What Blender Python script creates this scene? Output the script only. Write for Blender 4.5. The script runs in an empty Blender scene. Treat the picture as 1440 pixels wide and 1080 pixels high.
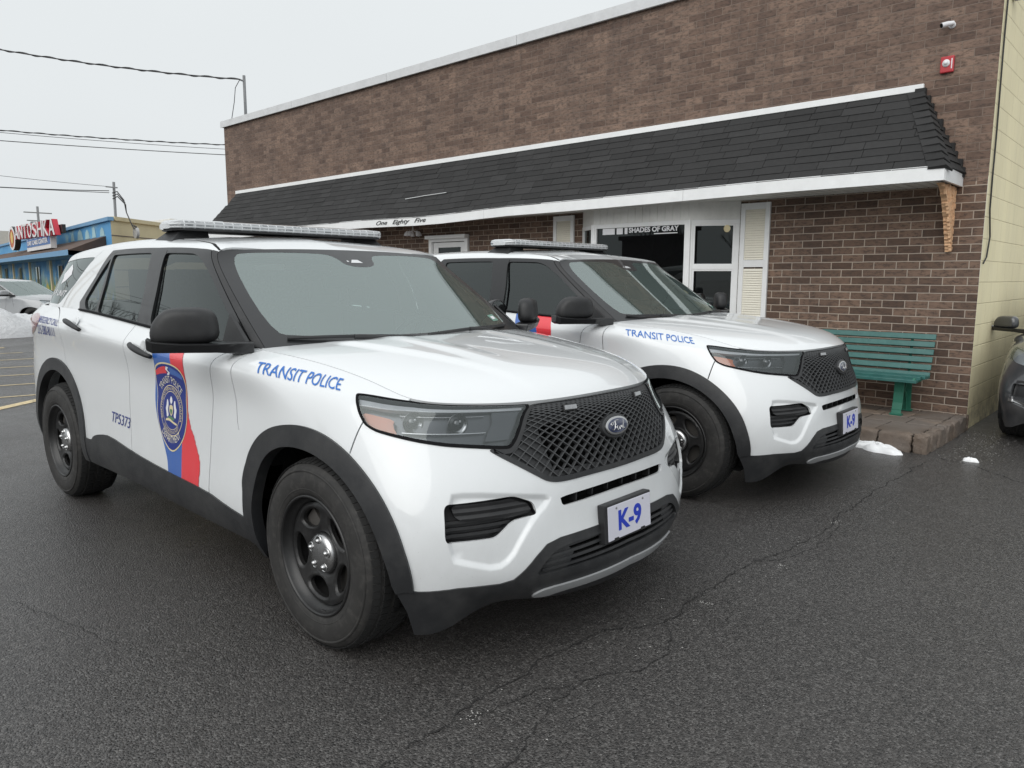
import bpy, math, random
import numpy as np
from mathutils import Vector, Matrix
from mathutils.geometry import delaunay_2d_cdt
random.seed(7); rng=np.random.default_rng(7)
scene=bpy.context.scene
COL=scene.collection
PI=math.pi
# ------------------------------------------------------------------ materials
def newmat(name):
    m=bpy.data.materials.new(name); m.use_nodes=True
    nt=m.node_tree; b=nt.nodes['Principled BSDF']
    return m,nt,b
def nn(nt,t,**k):
    n=nt.nodes.new(t)
    for a,v in k.items():
        if a in n.inputs: n.inputs[a].default_value=v
        else: setattr(n,a,v)
    return n
def c4(c): return (c[0],c[1],c[2],1)
def mixc(nt,fac,a,b,mode='MIX'):
    n=nt.nodes.new('ShaderNodeMix'); n.data_type='RGBA'; n.blend_type=mode
    for s,v in ((n.inputs[0],fac),(n.inputs[6],a),(n.inputs[7],b)):
        if hasattr(v,'node'): nt.links.new(v,s)
        else: s.default_value=v if not isinstance(v,tuple) else c4(v)
    return n.outputs[2]
def ramp(nt,src,p0,p1,c0=(0,0,0),c1=(1,1,1)):
    r=nt.nodes.new('ShaderNodeValToRGB'); e=r.color_ramp.elements
    e[0].position=p0;e[1].position=p1;e[0].color=c4(c0);e[1].color=c4(c1)
    nt.links.new(src,r.inputs[0]); return r.outputs[0]
def noise(nt,scale,detail=4,rough=.6,vec=None,dist=0):
    n=nt.nodes.new('ShaderNodeTexNoise'); n.inputs['Scale'].default_value=scale
    n.inputs['Detail'].default_value=detail; n.inputs['Roughness'].default_value=rough; n.inputs['Distortion'].default_value=dist
    if vec is not None: nt.links.new(vec,n.inputs['Vector'])
    return n.outputs['Fac']
def objvec(nt): return nt.nodes.new('ShaderNodeTexCoord').outputs['Object']
def mapv(nt,vec,scale=(1,1,1),rot=(0,0,0),loc=(0,0,0)):
    m=nt.nodes.new('ShaderNodeMapping'); m.inputs['Scale'].default_value=scale; m.inputs['Rotation'].default_value=rot; m.inputs['Location'].default_value=loc
    nt.links.new(vec,m.inputs['Vector']); return m.outputs[0]
def bump(nt,b,h,st=.3,dist=.01,prev=None):
    n=nt.nodes.new('ShaderNodeBump'); n.inputs['Strength'].default_value=st; n.inputs['Distance'].default_value=dist
    nt.links.new(h,n.inputs['Height'])
    if prev is not None: nt.links.new(prev,n.inputs['Normal'])
    nt.links.new(n.outputs[0],b.inputs['Normal']); return n.outputs[0]
def simple(name,col,rough=.5,metal=0,var=.12,vs=6,bs=0,bscale=200,coat=0,ior=1.5,dirt=0):
    m,nt,b=newmat(name); v=objvec(nt)
    f=noise(nt,vs,5,.65,v)
    c=mixc(nt,f,tuple(x*(1-var) for x in col),tuple(min(1,x*(1+var)) for x in col))
    if dirt:
        g=ramp(nt,noise(nt,3.5,6,.75,v),.42,.75)
        mm=nt.nodes.new('ShaderNodeMath');mm.operation='MULTIPLY';mm.inputs[1].default_value=dirt;nt.links.new(g,mm.inputs[0])
        c=mixc(nt,mm.outputs[0],c,(.20,.195,.185))
    nt.links.new(c,b.inputs['Base Color']); b.inputs['Metallic'].default_value=metal; b.inputs['IOR'].default_value=ior
    r=nt.nodes.new('ShaderNodeMapRange'); r.inputs[3].default_value=max(0,rough-.07); r.inputs[4].default_value=min(1,rough+.07)
    nt.links.new(noise(nt,vs*2.3,3,.5,v),r.inputs[0]); nt.links.new(r.outputs[0],b.inputs['Roughness'])
    b.inputs['Coat Weight'].default_value=coat; b.inputs['Coat Roughness'].default_value=.03
    if bs: bump(nt,b,noise(nt,bscale,3,.6,v),bs,.002)
    return m
M={}
def paint(name,col,rough=.35):
    m,nt,b=newmat(name); v=objvec(nt)
    sp=ramp(nt,noise(nt,260,2,.5,v),.70,.80)       # fine grit thrown up by the wheels
    se=nt.nodes.new('ShaderNodeSeparateXYZ'); nt.links.new(v,se.inputs[0])
    lo=nt.nodes.new('ShaderNodeMapRange'); lo.inputs[1].default_value=.25; lo.inputs[2].default_value=.85; lo.inputs[3].default_value=.85; lo.inputs[4].default_value=0.08
    nt.links.new(se.outputs[2],lo.inputs[0])
    st=ramp(nt,noise(nt,5,6,.7,mapv(nt,v,(1,1,.45))),.40,.8)
    a=nt.nodes.new('ShaderNodeMath');a.operation='MULTIPLY';nt.links.new(lo.outputs[0],a.inputs[0]);nt.links.new(sp,a.inputs[1])
    bb=nt.nodes.new('ShaderNodeMath');bb.operation='MULTIPLY';nt.links.new(lo.outputs[0],bb.inputs[0]);nt.links.new(st,bb.inputs[1])
    b2=nt.nodes.new('ShaderNodeMath');b2.operation='MULTIPLY';nt.links.new(bb.outputs[0],b2.inputs[0]);b2.inputs[1].default_value=.28
    c=mixc(nt,a.outputs[0],col,(.25,.24,.22)); c=mixc(nt,b2.outputs[0],c,(.38,.37,.35))
    nt.links.new(c,b.inputs['Base Color'])
    b.inputs['Roughness'].default_value=rough; b.inputs['Coat Weight'].default_value=1; b.inputs['Coat Roughness'].default_value=.035
    rr=nt.nodes.new('ShaderNodeMapRange'); rr.inputs[3].default_value=.02; rr.inputs[4].default_value=.22
    nt.links.new(bb.outputs[0],rr.inputs[0]); nt.links.new(rr.outputs[0],b.inputs['Coat Roughness'])
    return m
M['white']=paint('white paint',(.755,.775,.785))
M['darkpaint']=paint('dark grey paint',(.035,.037,.042),.3)
M['silverpaint']=paint('silver paint',(.34,.35,.36),.3)
M['trim']=simple('black textured trim',(.017,.0175,.019),.50,var=.2,vs=9,bs=.25,bscale=600,dirt=.10)
M['arch']=simple('grey black cladding',(.021,.022,.024),.46,var=.2,vs=7,bs=.3,bscale=500,dirt=.16)
M['gloss']=simple('satin black pillar',(.014,.0145,.016),.33,var=.1,coat=.25)
M['seal']=simple('black rubber',(.008,.008,.009),.6)
M['dark']=simple('dark cavity',(.006,.006,.006),.9)
M['liner']=simple('wheel arch liner',(.012,.012,.012),.95,bs=.5,bscale=60)
for k_ in ('seal','dark','liner'): M[k_].node_tree.nodes['Principled BSDF'].inputs['Specular IOR Level'].default_value=.08
M['skid']=simple('silver skid plate',(.40,.41,.42),.42,metal=.35,dirt=.3)
M['chrome']=simple('chrome',(.50,.50,.50),.27,metal=1,var=.08)
M['steel']=simple('black steel rim',(.013,.013,.0135),.36,var=.25,dirt=.12)
M['disc']=simple('brake disc',(.16,.15,.14),.5,metal=.7)
M['mesh']=simple('grille bars',(.065,.067,.07),.42,var=.1)
M['gback']=simple('grille backing',(.034,.035,.037),.5)
M['badge']=simple('badge blue',(.012,.022,.075),.25,coat=1)
M['blue']=paint('blue vinyl',(.028,.125,.46),.4)
M['red']=paint('red vinyl',(.82,.03,.045),.4)
M['navy']=simple('navy vinyl',(.018,.035,.22),.35)
M['gold']=simple('pale gold print',(.72,.62,.38),.4)
M['wht']=simple('white print',(.78,.78,.80),.4,var=.04)
M['txtblue']=simple('blue letters',(.025,.15,.50),.4,var=.05)
M['plateblue']=simple('plate blue letters',(.02,.05,.50),.4,var=.05)
M['plate']=simple('white plate',(.70,.70,.78),.35,var=.03)
M['amber']=simple('amber reflector',(.55,.12,.012),.2,coat=1)
M['redlens']=simple('red lens',(.25,.01,.015),.15,coat=1)
M['hlbowl']=simple('headlamp bowl',(.10,.103,.11),.22,metal=.6)
M['drl']=simple('daylight bar',(.66,.67,.68),.3,coat=1)
M['hlens']=simple('projector lens',(.02,.022,.025),.05,coat=1,ior=1.8)
M['tbar']=None
def glassmat(name,tint,trans,ior,rough=.0,col=(.01,.011,.012)):
    m,nt,b=newmat(name); nt.nodes.remove(b); out=nt.nodes['Material Output']
    tr=nn(nt,'ShaderNodeBsdfTransparent'); tr.inputs[0].default_value=c4(tint)
    df=nn(nt,'ShaderNodeBsdfDiffuse'); df.inputs[0].default_value=c4(col)
    gl=nn(nt,'ShaderNodeBsdfGlossy'); gl.inputs['Roughness'].default_value=rough; gl.inputs[0].default_value=(.92,1,.985,1)
    m1=nn(nt,'ShaderNodeMixShader'); m1.inputs[0].default_value=trans
    nt.links.new(df.outputs[0],m1.inputs[1]); nt.links.new(tr.outputs[0],m1.inputs[2])
    fr=nn(nt,'ShaderNodeFresnel'); fr.inputs[0].default_value=ior
    m2=nn(nt,'ShaderNodeMixShader'); nt.links.new(fr.outputs[0],m2.inputs[0]); nt.links.new(m1.outputs[0],m2.inputs[1]); nt.links.new(gl.outputs[0],m2.inputs[2])
    nt.links.new(m2.outputs[0],out.inputs['Surface'])
    return m
M['wind']=glassmat('windscreen glass',(.76,.88,.84),.90,2.85,.006,(.55,.75,.70))
M['tint']=glassmat('tinted side glass',(.22,.23,.23),.6,1.72,.005)
M['lens']=glassmat('clear lamp cover',(.84,.86,.88),.975,1.7,.01,(.42,.43,.44))
M['pane']=glassmat('dark window glass',(.10,.11,.11),.6,1.48,.0)
def rubber():
    m,nt,b=newmat('tyre rubber'); v=objvec(nt)
    c=mixc(nt,noise(nt,9,6,.7,v),(.012,.012,.012),(.038,.036,.034)); g=ramp(nt,noise(nt,22,5,.7,v),.5,.8)
    c=mixc(nt,g,c,(.062,.059,.055)); nt.links.new(c,b.inputs['Base Color']); b.inputs['Roughness'].default_value=.72
    bump(nt,b,noise(nt,180,3,.6,v),.25,.002); return m
M['tyre']=rubber()
M['tread']=simple('tyre tread',(.016,.016,.016),.8,var=.3,bs=.4,bscale=120)
def lightbar():
    m,nt,b=newmat('light bar lens'); v=objvec(nt)
    w=nt.nodes.new('ShaderNodeTexBrick'); w.inputs['Scale'].default_value=1; w.inputs['Mortar Size'].default_value=.0035
    w.inputs['Brick Width'].default_value=.055; w.inputs['Row Height'].default_value=.018; w.offset=0
    w.inputs['Color1'].default_value=(.34,.35,.36,1); w.inputs['Color2'].default_value=(.16,.17,.18,1); w.inputs['Mortar'].default_value=(.62,.64,.65,1)
    nt.links.new(mapv(nt,v,(1,1,1),(0,PI/2,PI/2)),w.inputs['Vector'])
    f=ramp(nt,noise(nt,45,3,.7,v),.52,.70)
    c=mixc(nt,f,w.outputs['Color'],(.52,.54,.55)); nt.links.new(c,b.inputs['Base Color'])
    b.inputs['Roughness'].default_value=.12; b.inputs['Coat Weight'].default_value=1
    bump(nt,b,noise(nt,160,2,.5,v),.35,.003); return m
M['tbar']=lightbar()
# ------------------------------------------------------------------ mesh helpers
def add_mesh(name,V,F,mats,parent=None,idx=None,smooth=False,normals=None,loc=None):
    me=bpy.data.meshes.new(name)
    me.from_pydata([tuple(map(float,v)) for v in V],[],[tuple(int(i) for i in f) for f in F])
    if not isinstance(mats,(list,tuple)): mats=[mats]
    for m in mats: me.materials.append(m)
    if idx is not None: me.polygons.foreach_set('material_index',list(idx))
    if smooth: me.polygons.foreach_set('use_smooth',[True]*len(me.polygons))
    me.update()
    if normals is not None:
        me.normals_split_custom_set_from_vertices([tuple(map(float,n)) for n in normals])
    o=bpy.data.objects.new(name,me); COL.objects.link(o)
    if parent is not None: o.parent=parent
    if loc is not None: o.location=loc
    return o
class MB:
    def __init__(s): s.V=[];s.F=[];s.I=[]
    def add(s,V,F,mi=0):
        n=len(s.V); s.V+= [tuple(v) for v in V]; s.F+=[tuple(n+i for i in f) for f in F]; s.I+=[mi]*len(F); return s
    def box(s,x0,x1,y0,y1,z0,z1,mi=0,T=None):
        V=[(x,y,z) for x in (x0,x1) for y in (y0,y1) for z in (z0,z1)]
        if T is not None: V=[tuple(T@Vector(v)) for v in V]
        return s.add(V,[(0,1,3,2),(4,6,7,5),(0,4,5,1),(2,3,7,6),(0,2,6,4),(1,5,7,3)],mi)
    def prism(s,poly,z0,z1,T=None,mi=0):
        n=len(poly); V=[(p[0],p[1],z0) for p in poly]+[(p[0],p[1],z1) for p in poly]
        if T is not None: V=[tuple(T@Vector(v)) for v in V]
        return s.add(V,[tuple(range(n))[::-1],tuple(range(n,2*n))]+[(i,(i+1)%n,n+(i+1)%n,n+i) for i in range(n)],mi)
    def tube(s,pts,r,n=8,mi=0,cap=True):
        pts=[Vector(p) for p in pts]; rs=r if isinstance(r,(list,tuple)) else [r]*len(pts)
        V=[];F=[]; up=None
        for k,p in enumerate(pts):
            d=(pts[min(k+1,len(pts)-1)]-pts[max(k-1,0)]).normalized()
            if up is None: up=Vector((0,0,1)) if abs(d.z)<.9 else Vector((1,0,0))
            a=d.cross(up).normalized(); b=a.cross(d).normalized(); up=b
            for i in range(n):
                t=2*PI*i/n; V.append(tuple(p+a*math.cos(t)*rs[k]+b*math.sin(t)*rs[k]))
        for k in range(len(pts)-1):
            for i in range(n): F.append((k*n+i,k*n+(i+1)%n,(k+1)*n+(i+1)%n,(k+1)*n+i))
        if cap: F.append(tuple(range(n))[::-1]); F.append(tuple((len(pts)-1)*n+i for i in range(n)))
        return s.add(V,F,mi)
    def lathe(s,prof,n=48,T=None,mi=0,closed=False):
        V=[];F=[]
        for i in range(n):
            t=2*PI*i/n
            for r,h in prof: V.append((r*math.cos(t),r*math.sin(t),h))
        m=len(prof)
        for i in range(n):
            j=(i+1)%n
            for k in range(m-1): F.append((i*m+k,j*m+k,j*m+k+1,i*m+k+1))
        if T is not None: V=[tuple(T@Vector(v)) for v in V]
        return s.add(V,F,mi)
    def obj(s,name,mats,parent=None,smooth=False,loc=None,bev=0,auto=None):
        o=add_mesh(name,s.V,s.F,mats,parent,s.I,smooth or auto is not None,None,loc)
        if bev:
            b=o.modifiers.new('bevel','BEVEL'); b.width=bev; b.segments=2; b.limit_method='ANGLE'; b.angle_limit=.6
        if auto is not None:
            me=o.data; me.update()
            try: me.set_sharp_from_angle(angle=math.radians(auto))
            except Exception: pass
        return o
def empty(name,loc=(0,0,0),rz=0):
    o=bpy.data.objects.new(name,None); COL.objects.link(o); o.location=loc; o.rotation_euler=(0,0,rz); o.empty_display_size=.2; return o
def tag(o,label=None,cat=None,group=None,kind=None):
    if label: o['label']=label
    if cat: o['category']=cat
    if group: o['group']=group
    if kind: o['kind']=kind
    return o
def text_mesh(s,bold=.0,shear=0,res=3,space=1.0):
    """flat text as (V2,F); height of capitals ~ .7"""
    cu=bpy.data.curves.new('t','FONT'); cu.body=s; cu.offset=bold; cu.shear=shear; cu.resolution_u=res; cu.space_character=space
    o=bpy.data.objects.new('t',cu); COL.objects.link(o); bpy.context.view_layer.update()
    dg=bpy.context.evaluated_depsgraph_get(); me=bpy.data.meshes.new_from_object(o.evaluated_get(dg))
    V=np.array([(v.co.x,v.co.y) for v in me.vertices]).reshape(-1,2); F=[tuple(p.vertices) for p in me.polygons]
    bpy.data.objects.remove(o); bpy.data.meshes.remove(me); bpy.data.curves.remove(cu)
    return V,F
def flat_text(name,s,origin,xd,yd,h,mats,parent=None,bold=0,shear=0,width=None,thick=.004,centre=False,space=1.0):
    V,F=text_mesh(s,bold,shear,space=space); mn=V.min(0);mx=V.max(0); V=V-mn; sc=h/(mx[1]-mn[1]); sx=sc if width is None else width/(mx[0]-mn[0])
    X=V[:,0]*sx;Y=V[:,1]*sc
    if centre: X=X-X.max()/2
    o=np.array(origin,float);xd=np.array(xd,float);xd/=np.linalg.norm(xd);yd=np.array(yd,float);yd/=np.linalg.norm(yd);n=np.cross(xd,yd)
    P=o+X[:,None]*xd+Y[:,None]*yd
    n0=len(P); VV=np.concatenate([P+n*thick,P]); FF=[f for f in F]
    # side walls from boundary edges
    ed={}
    for f in F:
        for a,b in zip(f,f[1:]+f[:1]): ed[(a,b)]=1
    for (a,b) in ed:
        if (b,a) not in ed: FF.append((a,a+n0,b+n0,b))
    return add_mesh(name,VV,FF,mats,parent)
pcam=[2.458332, -2.49592, 1.458158, 2.315925, 0.142337, 0.002592, 1047.00754]
def camrot(yaw,pitch,roll):
    cy,sy=np.cos(yaw),np.sin(yaw);cp,sp=np.cos(pitch),np.sin(pitch)
    f=np.array([cy*cp,sy*cp,-sp]);r=np.array([sy,-cy,0.]);u=np.cross(r,f);cr,sr=np.cos(roll),np.sin(roll)
    return cr*r+sr*u,-sr*r+cr*u,f
# ------------------------------------------------------------------ smooth control nets for car bodies
def ext(P,mir0,mir1):
    # P: (n,...,3) along axis 0 ; returns n+2
    a=2*P[0]-P[1]; b=2*P[-1]-P[-2]
    if mir0: a=P[1]*np.array([1,-1,1])
    if mir1: b=P[-2]*np.array([1,-1,1])
    return np.concatenate([a[None],P,b[None]],0)
def wts(u,n):
    u=np.clip(u,0,n-1-1e-9);i=np.floor(u).astype(int);f=u-i
    w=np.stack([(1-f)**3,3*f**3-6*f**2+4,-3*f**3+3*f**2+3*f+1,f**3],-1)/6
    return i,w
class Net:
    def __init__(s,P,mir0=False,mir1=False):
        P=np.array(P,float); s.nu,s.nt=P.shape[:2]
        Q=ext(P,mir0,mir1); Q=ext(Q.transpose(1,0,2),False,False).transpose(1,0,2); s.Q=Q
    def __call__(s,u,t):
        u=np.asarray(u,float);t=np.asarray(t,float)
        i,wu=wts(u,s.nu);j,wt=wts(t,s.nt);r=0
        for a in range(4):
            for b in range(4):
                r=r+(wu[...,a]*wt[...,b])[...,None]*s.Q[i+a,j+b]
        return r
    def nrm(s,u,t,h=1e-3):
        a=s(np.minimum(u+h,s.nu-1),t)-s(np.maximum(u-h,0),t);b=s(u,np.minimum(t+h,s.nt-1))-s(u,np.maximum(t-h,0))
        n=np.cross(a,b);l=np.linalg.norm(n,axis=-1,keepdims=True);return n/np.maximum(l,1e-12)
# ---------- body net: columns rear centre -> right side -> front centre ; y negative = right
ZR=[.25,.34,.46,.58,.70,.82,.93,1.02,1.07,1.11]
OF=[-.075,-.018,-.002,-.012,-.020,-.026,-.034,-.012,-.002,-.032]
def beltz(x): return np.interp(x,[-4,-3.5,-2.97,-2.32,-1.42,-.8,-.55,-.3],[1.25,1.255,1.257,1.236,1.178,1.155,1.142,1.125])
def belty(x): return np.interp(x,[-4,-3.5,-2.97,-2.32,-1.42,-.8,-.55,-.3],[.84,.86,.885,.905,.915,.90,.86,.82])
cols=[]
for x,w in [(-4.12,0),(-4.11,.3),(-4.07,.58),(-3.98,.78),(-3.82,.90),(-3.55,.96),(-3.2,.985),(-2.85,.992),(-2.5,.998),(-2.1,1.0),(-1.7,1.0),(-1.3,1.0),(-.95,1.0),(-.65,.998),(-.4,.994)]:
    c=[]
    k=np.clip((beltz(x)-1.16)/.12,0,1)
    for z,o in zip(ZR,OF):
        zz=z+ (z-.7)*.26*k if z>.7 else z
        if x<-3.2:
            s=min(1,(-3.2-x)/.8); o=o*(1-s)-.02*s*(z>.9)-.04*s*(z<.4)
        if x<=-3.97 or w<.79:
            c.append((x-o-(.10*max(0,z-.8)),-w,zz))
        else: c.append((x,-(w+o),zz))
    bz=beltz(x)
    if w<.79: c.append((x+.12,-w*.97,1.27))
    elif x<-3.5: c.append((x+.10,-belty(x)+ (.10 if x<-3.9 else .02),bz))
    else: c.append((x,-belty(x),bz))
    cols.append(c)
F={ 'A':[(-.2,.92,.24),(-.2,.965,.33),(-.2,.982,.45),(-.2,.988,.58),(-.2,.985,.70),(-.2,.98,.82),(-.2,.972,.92),(-.2,.962,.99),(-.2,.94,1.04),(-.2,.90,1.08),(-.2,.805,1.112)],
 'B':[(.05,.92,.23),(.07,.965,.33),(.08,.98,.45),(.08,.985,.58),(.08,.98,.70),(.07,.97,.82),(.05,.957,.92),(.04,.94,.985),(.03,.918,1.03),(.02,.875,1.06),(.01,.79,1.085)],
 'C':[(.30,.91,.17),(.33,.945,.33),(.345,.965,.45),(.345,.968,.58),(.33,.955,.70),(.28,.935,.82),(.23,.91,.92),(.20,.89,.975),(.185,.87,1.01),(.17,.835,1.035),(.16,.775,1.055)],
 'D':[(.44,.87,.165),(.475,.90,.33),(.495,.915,.45),(.49,.915,.58),(.46,.90,.70),(.40,.875,.82),(.34,.855,.91),(.31,.84,.96),(.295,.825,.985),(.28,.80,1.005),(.265,.762,1.025)],
 'E':[(.54,.78,.165),(.575,.81,.33),(.59,.825,.45),(.585,.825,.58),(.55,.81,.70),(.49,.785,.82),(.435,.765,.905),(.41,.755,.95),(.40,.75,.972),(.385,.745,.987),(.37,.74,1.0)],
 'F':[(.62,.64,.292),(.665,.67,.33),(.68,.68,.45),(.67,.68,.58),(.635,.67,.70),(.575,.65,.82),(.53,.635,.90),(.51,.625,.945),(.505,.62,.965),(.50,.615,.978),(.49,.61,.99)],
 'G':[(.70,.44,.242),(.765,.46,.33),(.755,.465,.45),(.735,.465,.58),(.71,.46,.70),(.665,.455,.82),(.64,.45,.90),(.625,.445,.945),(.62,.44,.965),(.615,.435,.978),(.61,.43,.988)],
 'H':[(.76,.21,.23),(.83,.225,.33),(.785,.225,.45),(.765,.225,.58),(.755,.225,.70),(.725,.225,.82),(.705,.225,.90),(.692,.225,.945),(.685,.222,.965),(.68,.22,.98),(.67,.22,.993)],
 'I':[(.775,0,.23),(.85,0,.33),(.795,0,.45),(.775,0,.58),(.77,0,.70),(.74,0,.82),(.722,0,.90),(.71,0,.945),(.705,0,.967),(.70,0,.984),(.69,0,.998)]}
for k in 'ABCDEFGHI': cols.append([(x,-y,z) for x,y,z in F[k]])
BODY=Net(cols,True,True)
NU=len(cols);NT=11
# ---------- greenhouse net: columns windshield edge -> rear centre ; rows belt -> roof centre
def gh():
    C=[]
    # rows: belt, +1/3, +2/3, rail low, rail, roofside, roof mid, centre
    rows=[0,.33,.66,.9]
    def col(xb,yb,zb,xr,yr,zr,xs,zc,dxc=0.):
        c=[]
        for f in rows:
            b=.012*np.sin(np.pi*f)
            c.append((xb+(xr-xb)*f,-(yb+(yr-yb)*f+b),zb+(zr-zb)*f))
        c.append((xr+(xs-xr)*.25,-(yr-.012),zr+.012))
        c.append((xr+(xs-xr)*.5+dxc*.3,-(yr-.07),zr+.038))
        c.append((xr+(xs-xr)*.8+dxc*.8,-yr*.55,zc-.012))
        c.append((xs+dxc,0,zc))
        return c
    #        xb   yb   zb    xr    yr   zr    xs   zc
    C.append(col(-.53,.835,1.128,-1.20,.735,1.575,-1.13,1.602))
    C.append(col(-.62,.865,1.142,-1.26,.745,1.590,-1.22,1.628))
    C.append(col(-.85,.90,1.152,-1.38,.755,1.605,-1.38,1.665))
    C.append(col(-1.25,.912,1.17,-1.6,.765,1.622,-1.6,1.69))
    C.append(col(-1.7,.912,1.197,-1.9,.77,1.635,-1.9,1.705))
    C.append(col(-2.1,.908,1.222,-2.25,.77,1.638,-2.25,1.71))
    C.append(col(-2.5,.90,1.242,-2.6,.762,1.632,-2.6,1.705))
    C.append(col(-2.9,.888,1.253,-2.95,.75,1.615,-2.95,1.69))
    C.append(col(-3.28,.87,1.255,-3.26,.735,1.595,-3.36,1.67))
    C.append(col(-3.63,.82,1.252,-3.50,.69,1.578,-3.66,1.645))
    C.append(col(-3.84,.72,1.25,-3.62,.62,1.565,-3.82,1.628))
    C.append(col(-3.96,.5,1.25,-3.70,.45,1.555,-3.90,1.618))
    return Net(C)
GH=gh()
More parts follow.
